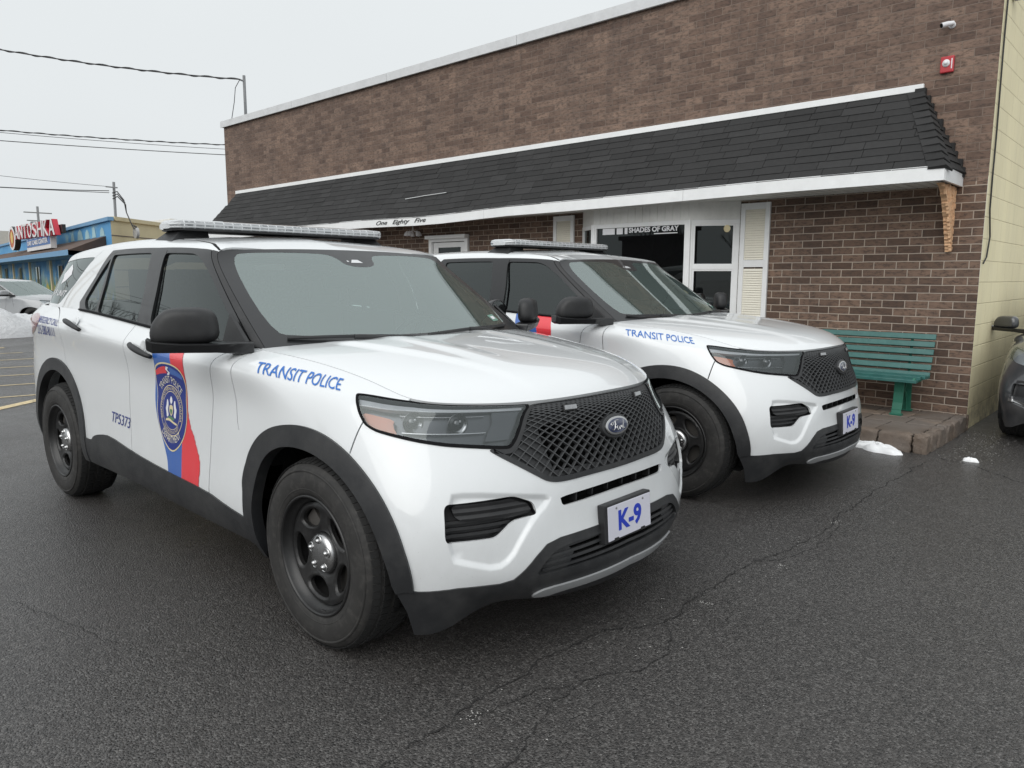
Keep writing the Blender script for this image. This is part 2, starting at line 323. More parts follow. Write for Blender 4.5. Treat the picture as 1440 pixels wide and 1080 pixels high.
RU={
'HL':[(16.88,8.35),(16.91,8.51),(17.73,8.99),(18.71,9.57),(19.31,9.58),(20.04,9.56),(21.11,9.27),(21.12,8.34),(20.96,6.29),(20.82,5.56),(20.69,5.22),(20.58,5.15),(20.05,5.27),(19.36,5.4),(18.75,5.56),(18.07,5.76),(17.51,5.92),(17.22,6.16),(17.07,6.75),(16.96,7.6)],
'AMB':[(17.1,6.96),(17.64,6.93),(18.16,6.8),(18.07,6.34),(18.18,5.86),(17.8,5.97),(17.41,6.06),(17.2,6.4)],
'GR':[(21.12,8.34),(21.13,9.15),(21.65,9.42),(22.49,9.16),(22.97,9.51),None,(22.97,3.94),(22.15,3.93),(21.49,3.89),(21.22,3.98),(21.04,4.19),(20.38,4.95),(20.2,5.24),(20.58,5.15),(20.69,5.22),(20.82,5.56),(20.96,6.29)],
'SL':[(21.43,3.45),(22.13,3.5),(22.88,3.53),None,(23.0,3.21),(22.84,3.22),(21.54,3.15),(21.46,3.2),(21.44,3.35)],
'FG':[(19.14,3.68),(19.19,3.79),(19.41,3.86),(20.02,3.78),(20.55,3.68),(20.94,3.42),(20.98,3.1),(20.96,3.02),(20.53,3.04),(20.27,2.65),(20.12,2.62),(19.57,2.64),(19.07,2.63)],
'BL':[(19.33,3.74),(19.66,3.79),(20.51,3.65),(20.91,3.42),(20.94,3.11),(20.55,3.08),(20.04,3.19),(19.57,3.2),(19.31,3.41)],
'WB':[(18.21,1.2),(18.38,1.2),(19.31,1.24),(20.15,1.16),(20.41,1.24),(20.63,1.55),(20.85,1.9),(21.06,2.17),(21.35,2.27),(22.27,2.29),(23.0,2.34),None],
'LG':[(20.77,1.18),(20.97,1.65),(21.28,2.02),(22.24,2.02),(23.0,2.01),None,(23.0,1.34),(22.26,1.32),(21.45,1.28)],
'SKT':[(20.79,0.0),(20.89,0.6),(21.47,0.81),(21.95,0.89),(23.0,1.04),None,(23.0,0.74),(22.5,0.32),(21.82,0.06),(20.94,0.0)],
'AFo':[(13.75,1.12),(13.6,2.69),(13.51,3.62),(13.58,3.9),(13.9,4.73),(14.17,5.02),(14.78,5.49),(15.37,5.79),(16.03,5.74),(16.73,5.17),(17.32,4.41),(17.76,3.58),(18.04,2.64),(18.18,1.91),(18.21,1.21)],
'AFi':[(13.73,0.69),(13.91,2.08),(13.97,3.25),(14.21,4.07),(14.67,4.62),(15.23,4.88),(15.74,4.9),(16.14,4.71),(16.62,4.27),(17.0,3.69),(17.29,2.98),(17.52,2.17),(17.65,1.33)],
'ARo':[(5.13,1.65),(4.46,2.27),(4.37,3.38),(4.34,4.31),(4.45,4.98),(5.38,5.61),(5.98,5.84),(6.56,5.7),(7.09,5.09),(7.47,4.18),(7.84,3.02),(8.15,2.3)],
'ARi':[(5.19,1.45),(4.48,2.6),(4.74,3.78),(5.15,4.56),(5.73,4.96),(6.17,4.92),(6.73,4.49),(7.25,3.56),(7.65,2.55),(7.92,2.11)],
'SCt':[(7.93,2.25),(8.39,2.23),(8.49,2.51),(8.76,2.71),(9.12,2.82),(9.99,2.49),(10.89,2.29),(12.36,2.13),(12.95,1.87),(13.58,1.7)],
'SCb':[(7.93,0.96),(9.2,1.05),(10.15,1.13),(11.81,0.77),(13.81,0.63)],
'D1':[(13.12,9.8),(12.54,9.46),(12.79,8.31),(12.61,6.87),(12.45,5.54),(12.52,4.52),(12.48,3.37),(12.36,2.82),(12.39,2.18)],
'FE':[(13.29,9.61),(13.42,8.45),(13.28,6.67),(13.2,5.61),(13.38,4.83)],
'D2':[(9.87,9.08),(9.92,6.77),(9.74,5.28),(9.86,4.36),(9.83,3.21),(9.98,2.52)],
'D3':[(6.19,9.97),(6.88,8.76),(7.11,6.98),(6.77,5.82)],
'BS':[(16.73,5.17),(16.93,5.59),(17.19,6.14)],
'TL':[(4.87,9.38),(5.82,8.69),(5.51,7.34),(4.83,6.72),(4.4,6.66),(4.46,7.66)],
'TXT':[(13.96,9.05),(16.18,9.42),(16.49,8.3),(14.16,8.08)],
'TP':[(9.21,4.01),(9.88,3.97),(9.85,3.48),(9.18,3.54)],
'STB':[(10.69,9.19),(11.28,9.35),(11.32,6.86),(11.05,5.3),(11.08,3.83),(11.11,2.65),(11.13,2.11),(11.53,2.1)],
'B1':[(10.73,9.15),(10.87,7.37),(10.75,6.17),(10.69,5.15),(10.77,4.29),(10.95,3.47),(11.09,2.79),(11.11,2.35)],
'B2':[(11.28,9.29),(11.4,7.77),(11.37,6.46),(11.47,5.47),(11.56,4.32),(11.54,3.16),(11.54,2.31)],
'B3':[(11.67,9.41),(11.81,7.86),(11.73,6.43),(11.72,5.57),(11.74,4.68),(11.97,3.92),(12.13,3.15),(12.09,2.25)],
'SH':[(10.91,7.11),(11.39,7.5),(11.77,7.0),(11.68,5.55),(11.58,4.19),(11.4,3.27),(11.18,2.98),(10.95,3.77),(10.71,5.01)],
'EM':[(5.62,9.0),(6.96,8.87),(7.0,7.06),(5.57,7.03)],
'H1':[(10.16,8.25),(10.83,7.53),(10.8,7.85),(10.2,8.61)],
'H2':[(7.4,8.8),(8.22,8.18)],
'TR':[(5.47,3.36),(3.53,3.51),(1.6,3.81),(1.02,2.33),(0.97,1.02),(1.04,0.0),None,(1.2,0.0),(3.78,0.01),(6.4,0.0),(6.51,0.4),(6.0,1.65)],
'FW':[(3.23,3.12),(1.88,3.3),(1.58,3.05),(1.32,2.21),(1.32,1.15),(1.37,0.21),(3.76,0.15),(3.49,1.46)],
'RW':[(5.36,2.94),(3.76,3.07),(3.9,1.4),(4.14,0.1),(5.67,0.09),(5.47,1.34)],
'RQ':[(5.44,2.76),(5.56,1.34),(5.75,0.08),(6.21,0.1),(6.31,0.51),(5.88,1.59)],
'DQ':[(8.82,3.29),(7.37,3.18),(6.3,2.95),(6.98,1.44),(7.76,0.08),(9.04,0.2),(8.95,1.55)],
'DT':[(0.0,4.3),(0.65,4.2),(2.34,5.09),(4.06,5.73),(4.14,5.59)],
'BP':[(3.33,3.33),(3.56,1.45),(3.84,0.0)],
'SEAM':[(6.29,2.89),(6.4,2.27),(7.03,1.19),(7.56,0.0)],
}
# ------------------------------------------------------------------ charts: panels cut out of the nets
class Chart:
    def __init__(s,net,tref,tscale,flip):
        s.net=net; s.flip=flip; uu=np.linspace(0,net.nu-1,400); P=net(uu,np.full(400,tref))
        d=np.r_[0,np.cumsum(np.linalg.norm(np.diff(P,axis=0),axis=1))]; s.uu=uu; s.ss=d; s.k=tscale
    def m(s,uv): uv=np.asarray(uv,float); return np.stack([np.interp(uv[...,0],s.uu,s.ss),uv[...,1]*s.k],-1)
    def uv(s,m): m=np.asarray(m,float); return np.stack([np.interp(m[...,0],s.ss,s.uu),m[...,1]/s.k],-1)
    disp=None
    def pos(s,m):
        q=s.uv(m); P=s.net(q[:,0],q[:,1])
        if s.disp is not None: P=P+s.base_n(m)*s.disp(m)[:,None]
        return P
    def nrm(s,m):
        n=s.base_n(m)
        if s.disp is None: return n
        m=np.asarray(m,float); h=.0015; d=s.disp(m); k=(np.abs(s.disp(m+[h,0])-d)+np.abs(s.disp(m-[h,0])-d)+np.abs(s.disp(m+[0,h])-d)+np.abs(s.disp(m-[0,h])-d))>1e-7
        if k.any():
            a=s.pos(m[k]+[h,0])-s.pos(m[k]-[h,0]);b=s.pos(m[k]+[0,h])-s.pos(m[k]-[0,h]); c=np.cross(a,b); n[k]=c/np.linalg.norm(c,axis=1,keepdims=True)
        return n
    def base_n(s,m):
        q=s.uv(m); n=s.net.nrm(q[:,0],np.clip(q[:,1],.002,s.net.nt-1.002)); return -n if s.flip else n
def chaikin(p,it=2,closed=True):
    p=np.array(p,float)
    for _ in range(it):
        if closed: a=p;b=np.roll(p,-1,0); p=np.stack([.75*a+.25*b,.25*a+.75*b],1).reshape(-1,2)
        else:
            a=p[:-1];b=p[1:]; q=np.stack([.75*a+.25*b,.25*a+.75*b],1).reshape(-1,2); p=np.r_[p[:1],q,p[-1:]]
    return p
def rnd(p,r,closed=True):
    p=np.array(p,float); o=[]; n=len(p)
    for i in range(n):
        if not closed and i in (0,n-1): o.append(p[i]); continue
        a=p[i-1]-p[i];b=p[(i+1)%n]-p[i]; la=np.linalg.norm(a);lb=np.linalg.norm(b); A=p[i]+a/(la+1e-9)*min(r,.45*la);B=p[i]+b/(lb+1e-9)*min(r,.45*lb)
        for t in (0,.2,.4,.6,.8,1): o.append((1-t)**2*A+2*t*(1-t)*p[i]+t*t*B)
    return np.array(o)
def dens(p,h=.03,closed=True):
    o=[]; n=len(p)
    for i in range(n if closed else n-1):
        a=p[i];b=p[(i+1)%n];k=max(1,int(np.ceil(np.linalg.norm(b-a)/h)))
        for j in range(k): o.append(a+(b-a)*j/k)
    if not closed: o.append(p[-1])
    return np.array(o)
def pip(P,poly):
    x,y=P[:,0],P[:,1]; c=np.zeros(len(P),bool); n=len(poly)
    for i in range(n):
        x0,y0=poly[i];x1,y1=poly[i-1]
        if y0==y1: continue
        k=((y0>y)!=(y1>y))&(x<(x1-x0)*(y-y0)/(y1-y0)+x0); c^=k
    return c
def inset(p,d):
    p=np.array(p); n=len(p); a=np.roll(p,1,0);b=np.roll(p,-1,0); e=b-a; e/=np.linalg.norm(e,axis=1,keepdims=True)+1e-9
    nr=np.stack([-e[:,1],e[:,0]],1); ar=np.sum(p[:,0]*b[:,1]-b[:,0]*p[:,1]); return p+nr*d*(1 if ar>0 else -1)
def strip(path,w):
    p=np.array(path,float); d=np.gradient(p,axis=0); d/=np.linalg.norm(d,axis=1,keepdims=True)+1e-9; n=np.stack([-d[:,1],d[:,0]],1)
    return np.r_[p+n*w/2,(p-n*w/2)[::-1]]
def resamp(p,h):
    p=np.array(p,float); d=np.r_[0,np.cumsum(np.linalg.norm(np.diff(p,axis=0),axis=1))]; k=max(2,int(d[-1]/h)+1); t=np.linspace(0,d[-1],k)
    return np.stack([np.interp(t,d,p[:,0]),np.interp(t,d,p[:,1])],1)
def triangulate(rect,polys,h):
    x0,x1,y0,y1=rect; V=[];E=[]
    def addpoly(p,closed=True):
        n=len(V); V.extend(p.tolist()); m=len(p)
        for i in range(m if closed else m-1): E.append((n+i,n+(i+1)%m))
    addpoly(dens(np.array([(x0,y0),(x1,y0),(x1,y1),(x0,y1)],float),h))
    for p in polys:
        q=np.array(p,float); q[:,0]=np.clip(q[:,0],x0,x1); q[:,1]=np.clip(q[:,1],y0,y1); addpoly(dens(q,h))
    C=np.array(V)
    gx=np.arange(x0+h,x1-h*.5,h); gy=np.arange(y0+h,y1-h*.5,h*.8)
    G=np.array([(a+(h/2 if j%2 else 0),b) for j,b in enumerate(gy) for a in gx if a<x1-h*.6])
    # drop grid points next to constraint points
    keep=np.ones(len(G),bool); cell={}
    for i,c in enumerate(C): cell.setdefault((int(c[0]/h),int(c[1]/h)),[]).append(i)
    for k,g in enumerate(G):
        a,b=int(g[0]/h),int(g[1]/h)
        for da in (-1,0,1):
            for db in (-1,0,1):
                for i in cell.get((a+da,b+db),()):
                    if abs(C[i,0]-g[0])<.45*h and abs(C[i,1]-g[1])<.45*h: keep[k]=False
    V+=G[keep].tolist()
    r=delaunay_2d_cdt([Vector(v) for v in V],E,[],0,1e-7)
    return np.array([tuple(v) for v in r[0]]),np.array([tuple(f) for f in r[2] if len(f)==3])
def panel(chart,V,T,off=0.,skirt=0.02,mirror=False,sides=1):
    """lift chart triangles to 3-D; returns V,F,N. skirt: depth of the edge return (negative = outwards)"""
    used=np.unique(T); mp=-np.ones(len(V),int); mp[used]=np.arange(len(used)); m=V[used]; F=mp[T]
    P=chart.pos(m);N=chart.nrm(m);o=off(m) if callable(off) else off
    o=np.asarray(o); o=o[:,None] if o.ndim else o
    P=P+N*o
    if chart.flip: F=F[:,::-1]
    Vv=P.tolist();Nn=N.tolist();FF=[tuple(f) for f in F]
    if skirt:
        ed=set((a,b) for f in F for a,b in ((f[0],f[1]),(f[1],f[2]),(f[2],f[0])))
        bd=[(a,b) for a,b in ed if (b,a) not in ed and not (chart is CB and m[a,0]>UC-1e-4 and m[b,0]>UC-1e-4)]
        top={};bot={}
        for a,b in bd:
            for k in (a,b):
                if k not in top:
                    top[k]=len(Vv);Vv.append(P[k].tolist());Nn.append((0,0,0))
                    bot[k]=len(Vv);Vv.append((P[k]-N[k]*skirt).tolist());Nn.append((0,0,0))
            FF.append((top[b],top[a],bot[a],bot[b]) if True else None)
    if mirror:
        Vv=[(x,-y,z) for x,y,z in Vv];Nn=[(x,-y,z) for x,y,z in Nn];FF=[f[::-1] for f in FF]
    return Vv,FF,Nn
def joinp(*ps):
    V=[];F=[];N=[]
    for v,f,n in ps:
        k=len(V);V+=v;F+=[tuple(i+k for i in g) for g in f];N+=n
    return V,F,N
def pmesh(name,p,mat,parent,idx=None): return add_mesh(name,p[0],p[1],mat,parent,idx,True,p[2])
def psplit(name,p,mat,parent):
    """one object per connected piece"""
    V,F,N=p; key={};rep=[]
    for v in V:
        k=(round(v[0],4),round(v[1],4),round(v[2],4)); rep.append(key.setdefault(k,len(key)))
    par=list(range(len(key)))
    def fd(a):
        while par[a]!=a: par[a]=par[par[a]];a=par[a]
        return a
    for f in F:
        r=fd(rep[f[0]])
        for i in f[1:]: par[fd(rep[i])]=r
    comp={}
    for f in F: comp.setdefault(fd(rep[f[0]]),[]).append(f)
    for fs in comp.values():
        if len(fs)<3: continue
        us=sorted(set(i for f in fs for i in f)); mp={u:i for i,u in enumerate(us)}
        add_mesh(name,[V[u] for u in us],[tuple(mp[i] for i in f) for f in fs],mat,parent,None,True,[N[u] for u in us])
def refine(V,T,h):
    """split long edges so a flat drawing can follow the curved panel"""
    V=[tuple(v) for v in V];T=[tuple(t) for t in T]
    T=[(t[0],t[i],t[i+1]) for t in T for i in range(1,len(t)-1)]
    for _ in range(6):
        mid={};
        def m(a,b):
            k=(min(a,b),max(a,b))
            if math.dist(V[a],V[b])<=h: return None
            if k not in mid: mid[k]=len(V);V.append(((V[a][0]+V[b][0])/2,(V[a][1]+V[b][1])/2))
            return mid[k]
        o=[]
        for a,b,c in T:
            x,y,z=m(a,b),m(b,c),m(c,a); n=(x is not None)+(y is not None)+(z is not None)
            if n==0:o.append((a,b,c))
            elif n==3:o+=[(a,x,z),(x,b,y),(z,y,c),(x,y,z)]
            elif n==1:
                if x is not None:o+=[(a,x,c),(x,b,c)]
                elif y is not None:o+=[(a,b,y),(a,y,c)]
                else:o+=[(a,b,z),(z,b,c)]
            else:
                if z is None:o+=[(x,b,y),(a,x,y),(a,y,c)]
                elif x is None:o+=[(y,c,z),(a,b,y),(a,y,z)]
                else:o+=[(a,x,z),(x,b,c),(x,c,z)]
        T=o
        if not mid:break
    return np.array(V),T
def mavg(p,k=7,it=2):
    p=np.array(p,float)
    for _ in range(it):
        q=p.copy()
        for i in range(1,len(p)-1):
            w=min(k,i,len(p)-1-i);q[i]=p[i-w:i+w+1].mean(0)
        p=q
    return p
CB=Chart(BODY,5.,.095,False); CG=Chart(GH,1.5,.13,True)
DENTP=[(19.12, 4.01), (19.69, 4.04), (20.57, 3.84), (21.3, 3.6), (21.18, 3.24), (20.95, 2.98), (20.65, 2.42), (20.41, 1.85), (20.11, 1.58), (19.55, 1.84), (19.06, 2.05)]
UC=CB.ss[-1]
def sdist(P,poly):
    """distance to polygon, positive inside"""
    P=np.asarray(P,float); d=np.full(len(P),9.); n=len(poly)
    for i in range(n):
        a=poly[i-1];b=poly[i];ab=b-a;t=np.clip(((P-a)@ab)/(ab@ab+1e-12),0,1); d=np.minimum(d,np.linalg.norm(P-a-t[:,None]*ab,axis=1))
    return np.where(pip(P,poly),d,-d)
DENT=chaikin(CB.m(DENTP),1)
DW=.022
def dent(m):
    m=np.asarray(m,float); o=np.zeros(len(m)); k=(m[:,0]>DENT[:,0].min()-.05)
    if k.any():
        s=np.clip(sdist(m[k],DENT)/DW,0,1); o[k]=-.014*s*s*(3-2*s)
    return o
CB.disp=dent
def half(name,smooth=True,D=RU,c=CB,tc=None):
    """closed polygon (chart metres) of a region that crosses the centre line"""
    l=D[name]; k=l.index(None); p=l[k+1:]+l[:k]; p=[q for q in p]
    a,b=p[0],p[-1]; p=[(23.0,a[1])]+p+[(23.0,b[1])]
    q=c.m(p); return chaikin(q,2,False) if smooth else q
R_={}
for k in ('HL','FG','BL','AMB','SH','TL'): R_[k]=chaikin(CB.m(RU[k]),2)
R_['HL']=rnd(CB.m(RU['HL']),.02); R_['FG']=rnd(CB.m([(19.07,3.70),(20.54,3.74),(20.93,3.45),(20.97,3.08),(20.5,3.02),(20.15,2.60),(19.03,2.60)]),.022); R_['BL']=rnd(CB.m([(19.28,3.66),(20.50,3.66),(20.86,3.42),(20.89,3.16),(20.5,3.12),(19.45,3.20),(19.28,3.38)]),.014)
_g=RU['GR']; RU['GR']=[_g[0],_g[1],(21.65,9.36),(22.3,9.40),(22.7,9.43),(23,9.45),None]+[(23,3.93),(22.6,3.93)]+_g[7:]
for k in ('GR','SL','LG','SKT'): R_[k]=half(k)
wb=CB.m([q for q in RU['WB'] if q]); wb[-1]=CB.m((23,2.43)); 
R_['SKT']=chaikin(CB.m([(23,.88),(22.2,.80),(21.6,.74),(21.05,.66),(20.86,.45),(20.80,.18),(21.1,.16),(21.35,.36),(21.9,.44),(22.5,.50),(23,.58)]),1,False)
R_['WB']=np.r_[CB.m([(18.0,1.2)]),wb,CB.m([(23,0),(18.0,0)])]
def openarch(p,ulo,uhi):
    q=chaikin(p,2,False); a=q[0];b=q[-1]; return np.r_[[[a[0],0]],q,[[b[0],0]]]
afo=CB.m(RU['AFo'][1:]); afi=CB.m(RU['AFi'][1:]); 
afo=mavg(resamp(afo,.03),4,2); R_['AFo']=openarch(afo,0,0); afi=mavg(resamp(afi,.03),3,2); R_['AFi']=np.r_[[[afi[0,0],0]],afi,CB.m([(17.75,1.1),(18.02,.6),(18.2,0)])]
XR=-3.012
def rear(name,sc):
    p=RU[name]; r=[q for q in p if q[0]>6.0]
    P=BODY(np.array([q[0] for q in r]),np.array([q[1] for q in r])); m=CB.m(r); return P,m
def uv_at(X,Z,u0=8.,t0=5.,net=BODY):
    """chart coordinates of the side surface at given x,z (Newton)"""
    X=np.asarray(X,float);Z=np.asarray(Z,float);u=np.interp(X,[-3.7,-3.2,-2.5,-1.7,-.95,-.2,.2],[4.6,6,8,10,12,15,16.8]);t=np.interp(Z,[.25,.34,.46,.58,.7,.82,.93,1.02,1.07,1.11],np.arange(10))
    h=1e-3
    for _ in range(25):
        P=net(u,t);e=np.stack([P[...,0]-X,P[...,2]-Z],-1)
        a=(net(u+h,t)-P)[...,[0,2]]/h;b=(net(u,t+h)-P)[...,[0,2]]/h
        d=a[...,0]*b[...,1]-a[...,1]*b[...,0]; d=np.where(abs(d)<1e-6,1e-6,d)
        du=(-e[...,0]*b[...,1]+e[...,1]*b[...,0])/d;dt=(-a[...,0]*e[...,1]+a[...,1]*e[...,0])/d
        u=np.clip(u+np.clip(du,-.5,.5),3.,20.);t=np.clip(t+np.clip(dt,-.5,.5),0,10)
    return np.stack([u,t],-1)
def rarch(r,top,z0=.42):
    P=[]
    for a in np.linspace(0,PI,33):
        P.append((XR+r*math.cos(a),z0+(top-z0)*math.sin(a)**.92))
    P=np.array(P); q=CB.m(uv_at(P[:,0],P[:,1])); a=q[0];b=q[-1]
    return np.r_[[[a[0]+.01,0]],[[a[0]+.005,a[1]*.5]],q,[[b[0],b[1]*.5]],[[b[0],0]]]
R_['ARo']=rarch(.565,.93);R_['ARi']=rarch(.485,.85)
sct=chaikin(CB.m(RU['SCt']),1,False)
R_['SC']=np.r_[sct,CB.m([(13.9,1.6),(13.9,0),(7.5,0),(7.5,2.2)])]
W=.006
d1=mavg(resamp(np.r_[CB.m([(13.15,10.)]),CB.m(RU['D1']),CB.m([(12.36,0)])],.02),6,3)
d2=mavg(resamp(np.r_[CB.m([(9.83,10.)]),CB.m(RU['D2']),CB.m([(10.,0)])],.02),8,3)
d3=mavg(resamp(np.r_[CB.m([(5.95,10.),(6.3,9.9),(6.95,8.9),(7.2,7.2),(7.0,6.2),(7.3,4.5),(7.9,2.3),(7.95,0)])],.02),4,2)
fe=mavg(resamp(np.r_[CB.m([(13.45,10.)]),CB.m(RU['FE'])],.02),6,3)
bs=chaikin(CB.m([(16.73,5.0),(16.93,5.59),(17.19,6.3)]),1,False)
G_={n:strip(resamp(p,.03),W) for n,p in (('d1',d1),('d2',d2),('d3',d3),('fe',fe),('bs',bs))}
doorF=np.r_[d1,d2[::-1]]; doorR=np.r_[d2,d3[::-1]]
hg=np.r_[CB.m([(18.55,9.62),(19.31,9.6),(20.04,9.6),(21.1,9.42),(21.65,9.45),(22.49,9.5),(23,9.55),(23,10),(18.6,10)])]
scbp=CB.m([(7.6,.92),(9.16,1.0),(10.11,1.0),(11.78,.78),(13.75,.66)])
polys=[np.r_[scbp,CB.m([(13.75,0),(7.6,0)])]]+[R_[k] for k in ('HL','GR','SL','FG','WB','LG','SKT','AFo','AFi','ARo','ARi','SC','TL')]+list(G_.values())+[hg,DENT,inset(DENT,DW*.33),inset(DENT,DW*.66),inset(DENT,DW)]
BV,BT=triangulate((0,UC,0,10*CB.k),polys,.034)
cen=BV[BT].mean(1)
cls=np.zeros(len(BT),int)   # 0 body
def setc(p,v,only=None):
    k=pip(cen,p)
    if only is not None: k&=np.isin(cls,only)
    cls[k]=v
NAMES=dict(body=0,doorF=1,doorR=2,gap=3,hl=4,gr=5,sl=6,fg=7,wb=8,lg=9,skid=10,archf=11,archr=12,sill=13,tail=14,hole=15,seal=16)
setc(doorF,1);setc(doorR,2)
for g in G_.values(): setc(g,3)
setc(R_['WB'],8);setc(R_['LG'],9,[8]);setc(R_['SKT'],10,[8]);setc(R_['SC'],13,[0,1,2,3])
scb=CB.m([(7.6,.92),(9.16,1.0),(10.11,1.0),(11.78,.78),(13.75,.66),(13.75,-1),(7.6,-1)]); setc(scb,15,[13])
setc(R_['AFo'],11,[0,1,2,3,8,13]);setc(R_['ARo'],12,[0,1,2,3,13]);setc(R_['AFi'],15);setc(R_['ARi'],15)
cls[(cls==11)&(cen[:,1]<1.17*CB.k)&(cen[:,0]>CB.m([(17,0)])[0,0])]=8
setc(R_['FG'],7);setc(R_['SL'],6);setc(R_['GR'],5);setc(R_['HL'],4);setc(hg,16,[0,3,4,5]);setc(R_['TL'],14)
cls[(cls==0)&(cen[:,0]>CB.m([(18.9,0)])[0,0])&(cen[:,1]>8.85*CB.k)]=16
def reg(i): return BT[cls==i]
def both(i,off=0,skirt=.02): return joinp(panel(CB,BV,reg(i),off,skirt),panel(CB,BV,reg(i),off,skirt,True))
# greenhouse
RGm={}
tr=[q for q in RU['TR'] if q]
trp=CG.m([(0,0),(0,3.95)]+[(.9,3.9),(1.6,3.81),(3.53,3.51),(5.47,3.36),(6.0,1.65),(6.55,.40),(6.5,0)])
RGm['TR']=trp
for k in ('RW','RQ'): RGm[k]=rnd(CG.m(RU[k]),.032)
RGm['FW']=rnd(CG.m([(3.23,3.12),(1.9,3.3),(1.5,3.0),(1.2,2.2),(1.12,1.1),(1.12,.12),(3.76,.12),(3.49,1.46)]),.045)
RGm['DQ']=rnd(CG.m([(8.85,3.15),(7.37,3.12),(6.3,2.95),(6.98,1.44),(7.76,.15),(9.04,.2),(8.98,1.55)]),.045)
RGm['DT']=strip(resamp(CG.m([(0,4.15),(.5,4.35),(1.4,4.75),(2.6,4.95),(5,5.0),(9.2,5.0)]),.05),.022)
RGm['BG']=CG.m([(9.9,.3),(11,.3),(11,3.1),(9.9,3.1)])
RGm['BP']=strip(resamp(CG.m([(3.33,3.33),(3.56,1.45),(3.84,0.)])+np.array([-.055,0]),.05),.006)
RGm['SM']=strip(resamp(CG.m([(6.0,3.6),(6.29,2.89),(6.65,2.27),(7.1,1.19),(7.5,0.)]),.05),.004)
gw=CG.ss[-1]
RGm['PL1']=CG.m([(.62,-.2),(.62,4.2),(-.2,4.2),(-.2,-.2)]);RGm['PL2']=CG.m([(.70,-.2),(.70,4.3),(-.3,4.3),(-.3,-.2)])
GV,GT=triangulate((0,gw,0,7*CG.k),list(RGm.values()),.04)
gc=GV[GT].mean(1);gcl=np.zeros(len(GT),int)
def setg(p,v): gcl[pip(gc,p)]=v
setg(RGm['TR'],1);setg(RGm['SM'],9);setg(RGm['FW'],2);setg(RGm['RW'],3);setg(RGm['RQ'],4);setg(RGm['DQ'],5);setg(RGm['DT'],6);setg(RGm['BG'],7);setg(RGm['BP'],8)
gcl[(gcl==1)&(gc[:,0]<CG.m([(.62,0)])[0,0])]=10; gcl[(gcl==1)&(gc[:,0]<CG.m([(.70,0)])[0,0])]=9
# pillar strip in front of the door frame
def gboth(i,off=0,skirt=.015): return joinp(panel(CG,GV,GT[gcl==i],off,skirt),panel(CG,GV,GT[gcl==i],off,skirt,True))
# ------------------------------------------------------------------ hood
def border(u): return BODY(np.asarray(u,float),np.full(np.shape(u),10.))
def hood_mesh(na=70,nb=81):
    E_u=np.linspace(13.2,18.7,na)      # side edge, cowl -> front corner
    E=border(E_u); E=E*[1,-1,1]
    # resample by arclength, denser at the front
    d=np.r_[0,np.cumsum(np.linalg.norm(np.diff(E,axis=0),axis=1))];d/=d[-1]
    a=np.linspace(0,1,na)**.8
    E=np.stack([np.interp(a,d,E[:,k]) for k in range(3)],1)
    bb=np.linspace(-1,1,nb); P=np.zeros((na,nb,3))
    Fu=border(np.linspace(23,18.7,200))*[1,-1,1]; fy=Fu[:,1]/Fu[-1,1]
    C0=np.array([-.40,0,1.168]);C1=E[0]
    def g(a): return .60*a**1.55+.40*a**11
    for j,b in enumerate(bb):
        ab=abs(b); F=np.array([np.interp(ab,fy,Fu[:,k]) for k in range(3)])
        C=np.array([C0[0]+(C1[0]-C0[0])*ab**2.2,C1[1]*ab,C0[2]+(C1[2]-C0[2])*ab**2.6])
        S=C+(F-C)*a[:,None]; S[:,2]=C[2]+(F[2]-C[2])*g(a)
        S1=C1+(E[-1]-C1)*a[:,None]; S1[:,2]=C1[2]+(E[-1][2]-C1[2])*g(a)
        w=ab**5
        S=S+w*(E-S1)
        # raised centre with a soft crease running to the grille corners
        yc=.60-.24*a; s=np.clip((yc-S[:,1])/.045,0,1); s=s*s*(3-2*s)
        S[:,2]+=.013*s*np.clip(1-a,0,1)**.35*np.clip(a*8,0,1)
        yc2=.30-.05*a; s=np.clip(1-abs(S[:,1]-yc2)/.09,0,1); s=s*s*(3-2*s)
        S[:,2]+=.007*s*np.clip((.8-a)*3,0,1)
        S[:,1]*=np.sign(b) if b else 0
        P[:,j]=S
    P[...,2]+=.0025
    V=P.reshape(-1,3); F=[(i*nb+j,(i+1)*nb+j,(i+1)*nb+j+1,i*nb+j+1) for i in range(na-1) for j in range(nb-1)]
    V=V.tolist()
    # edge return
    ring=[i*nb for i in range(na)]+[(na-1)*nb+j for j in range(1,nb)]+[i*nb+nb-1 for i in range(na-2,-1,-1)]
    ring+= [j for j in range(nb-2,0,-1)]
    n0=len(V); V+=[V[k] for k in ring]; n1=len(V); V+=[(V[k][0]*.985-.004,V[k][1]*.985,V[k][2]-.03) for k in ring]; m=len(ring)
    F+=[(n0+i,n1+i,n1+(i+1)%m,n0+(i+1)%m) for i in range(m)]
    return V,F,P
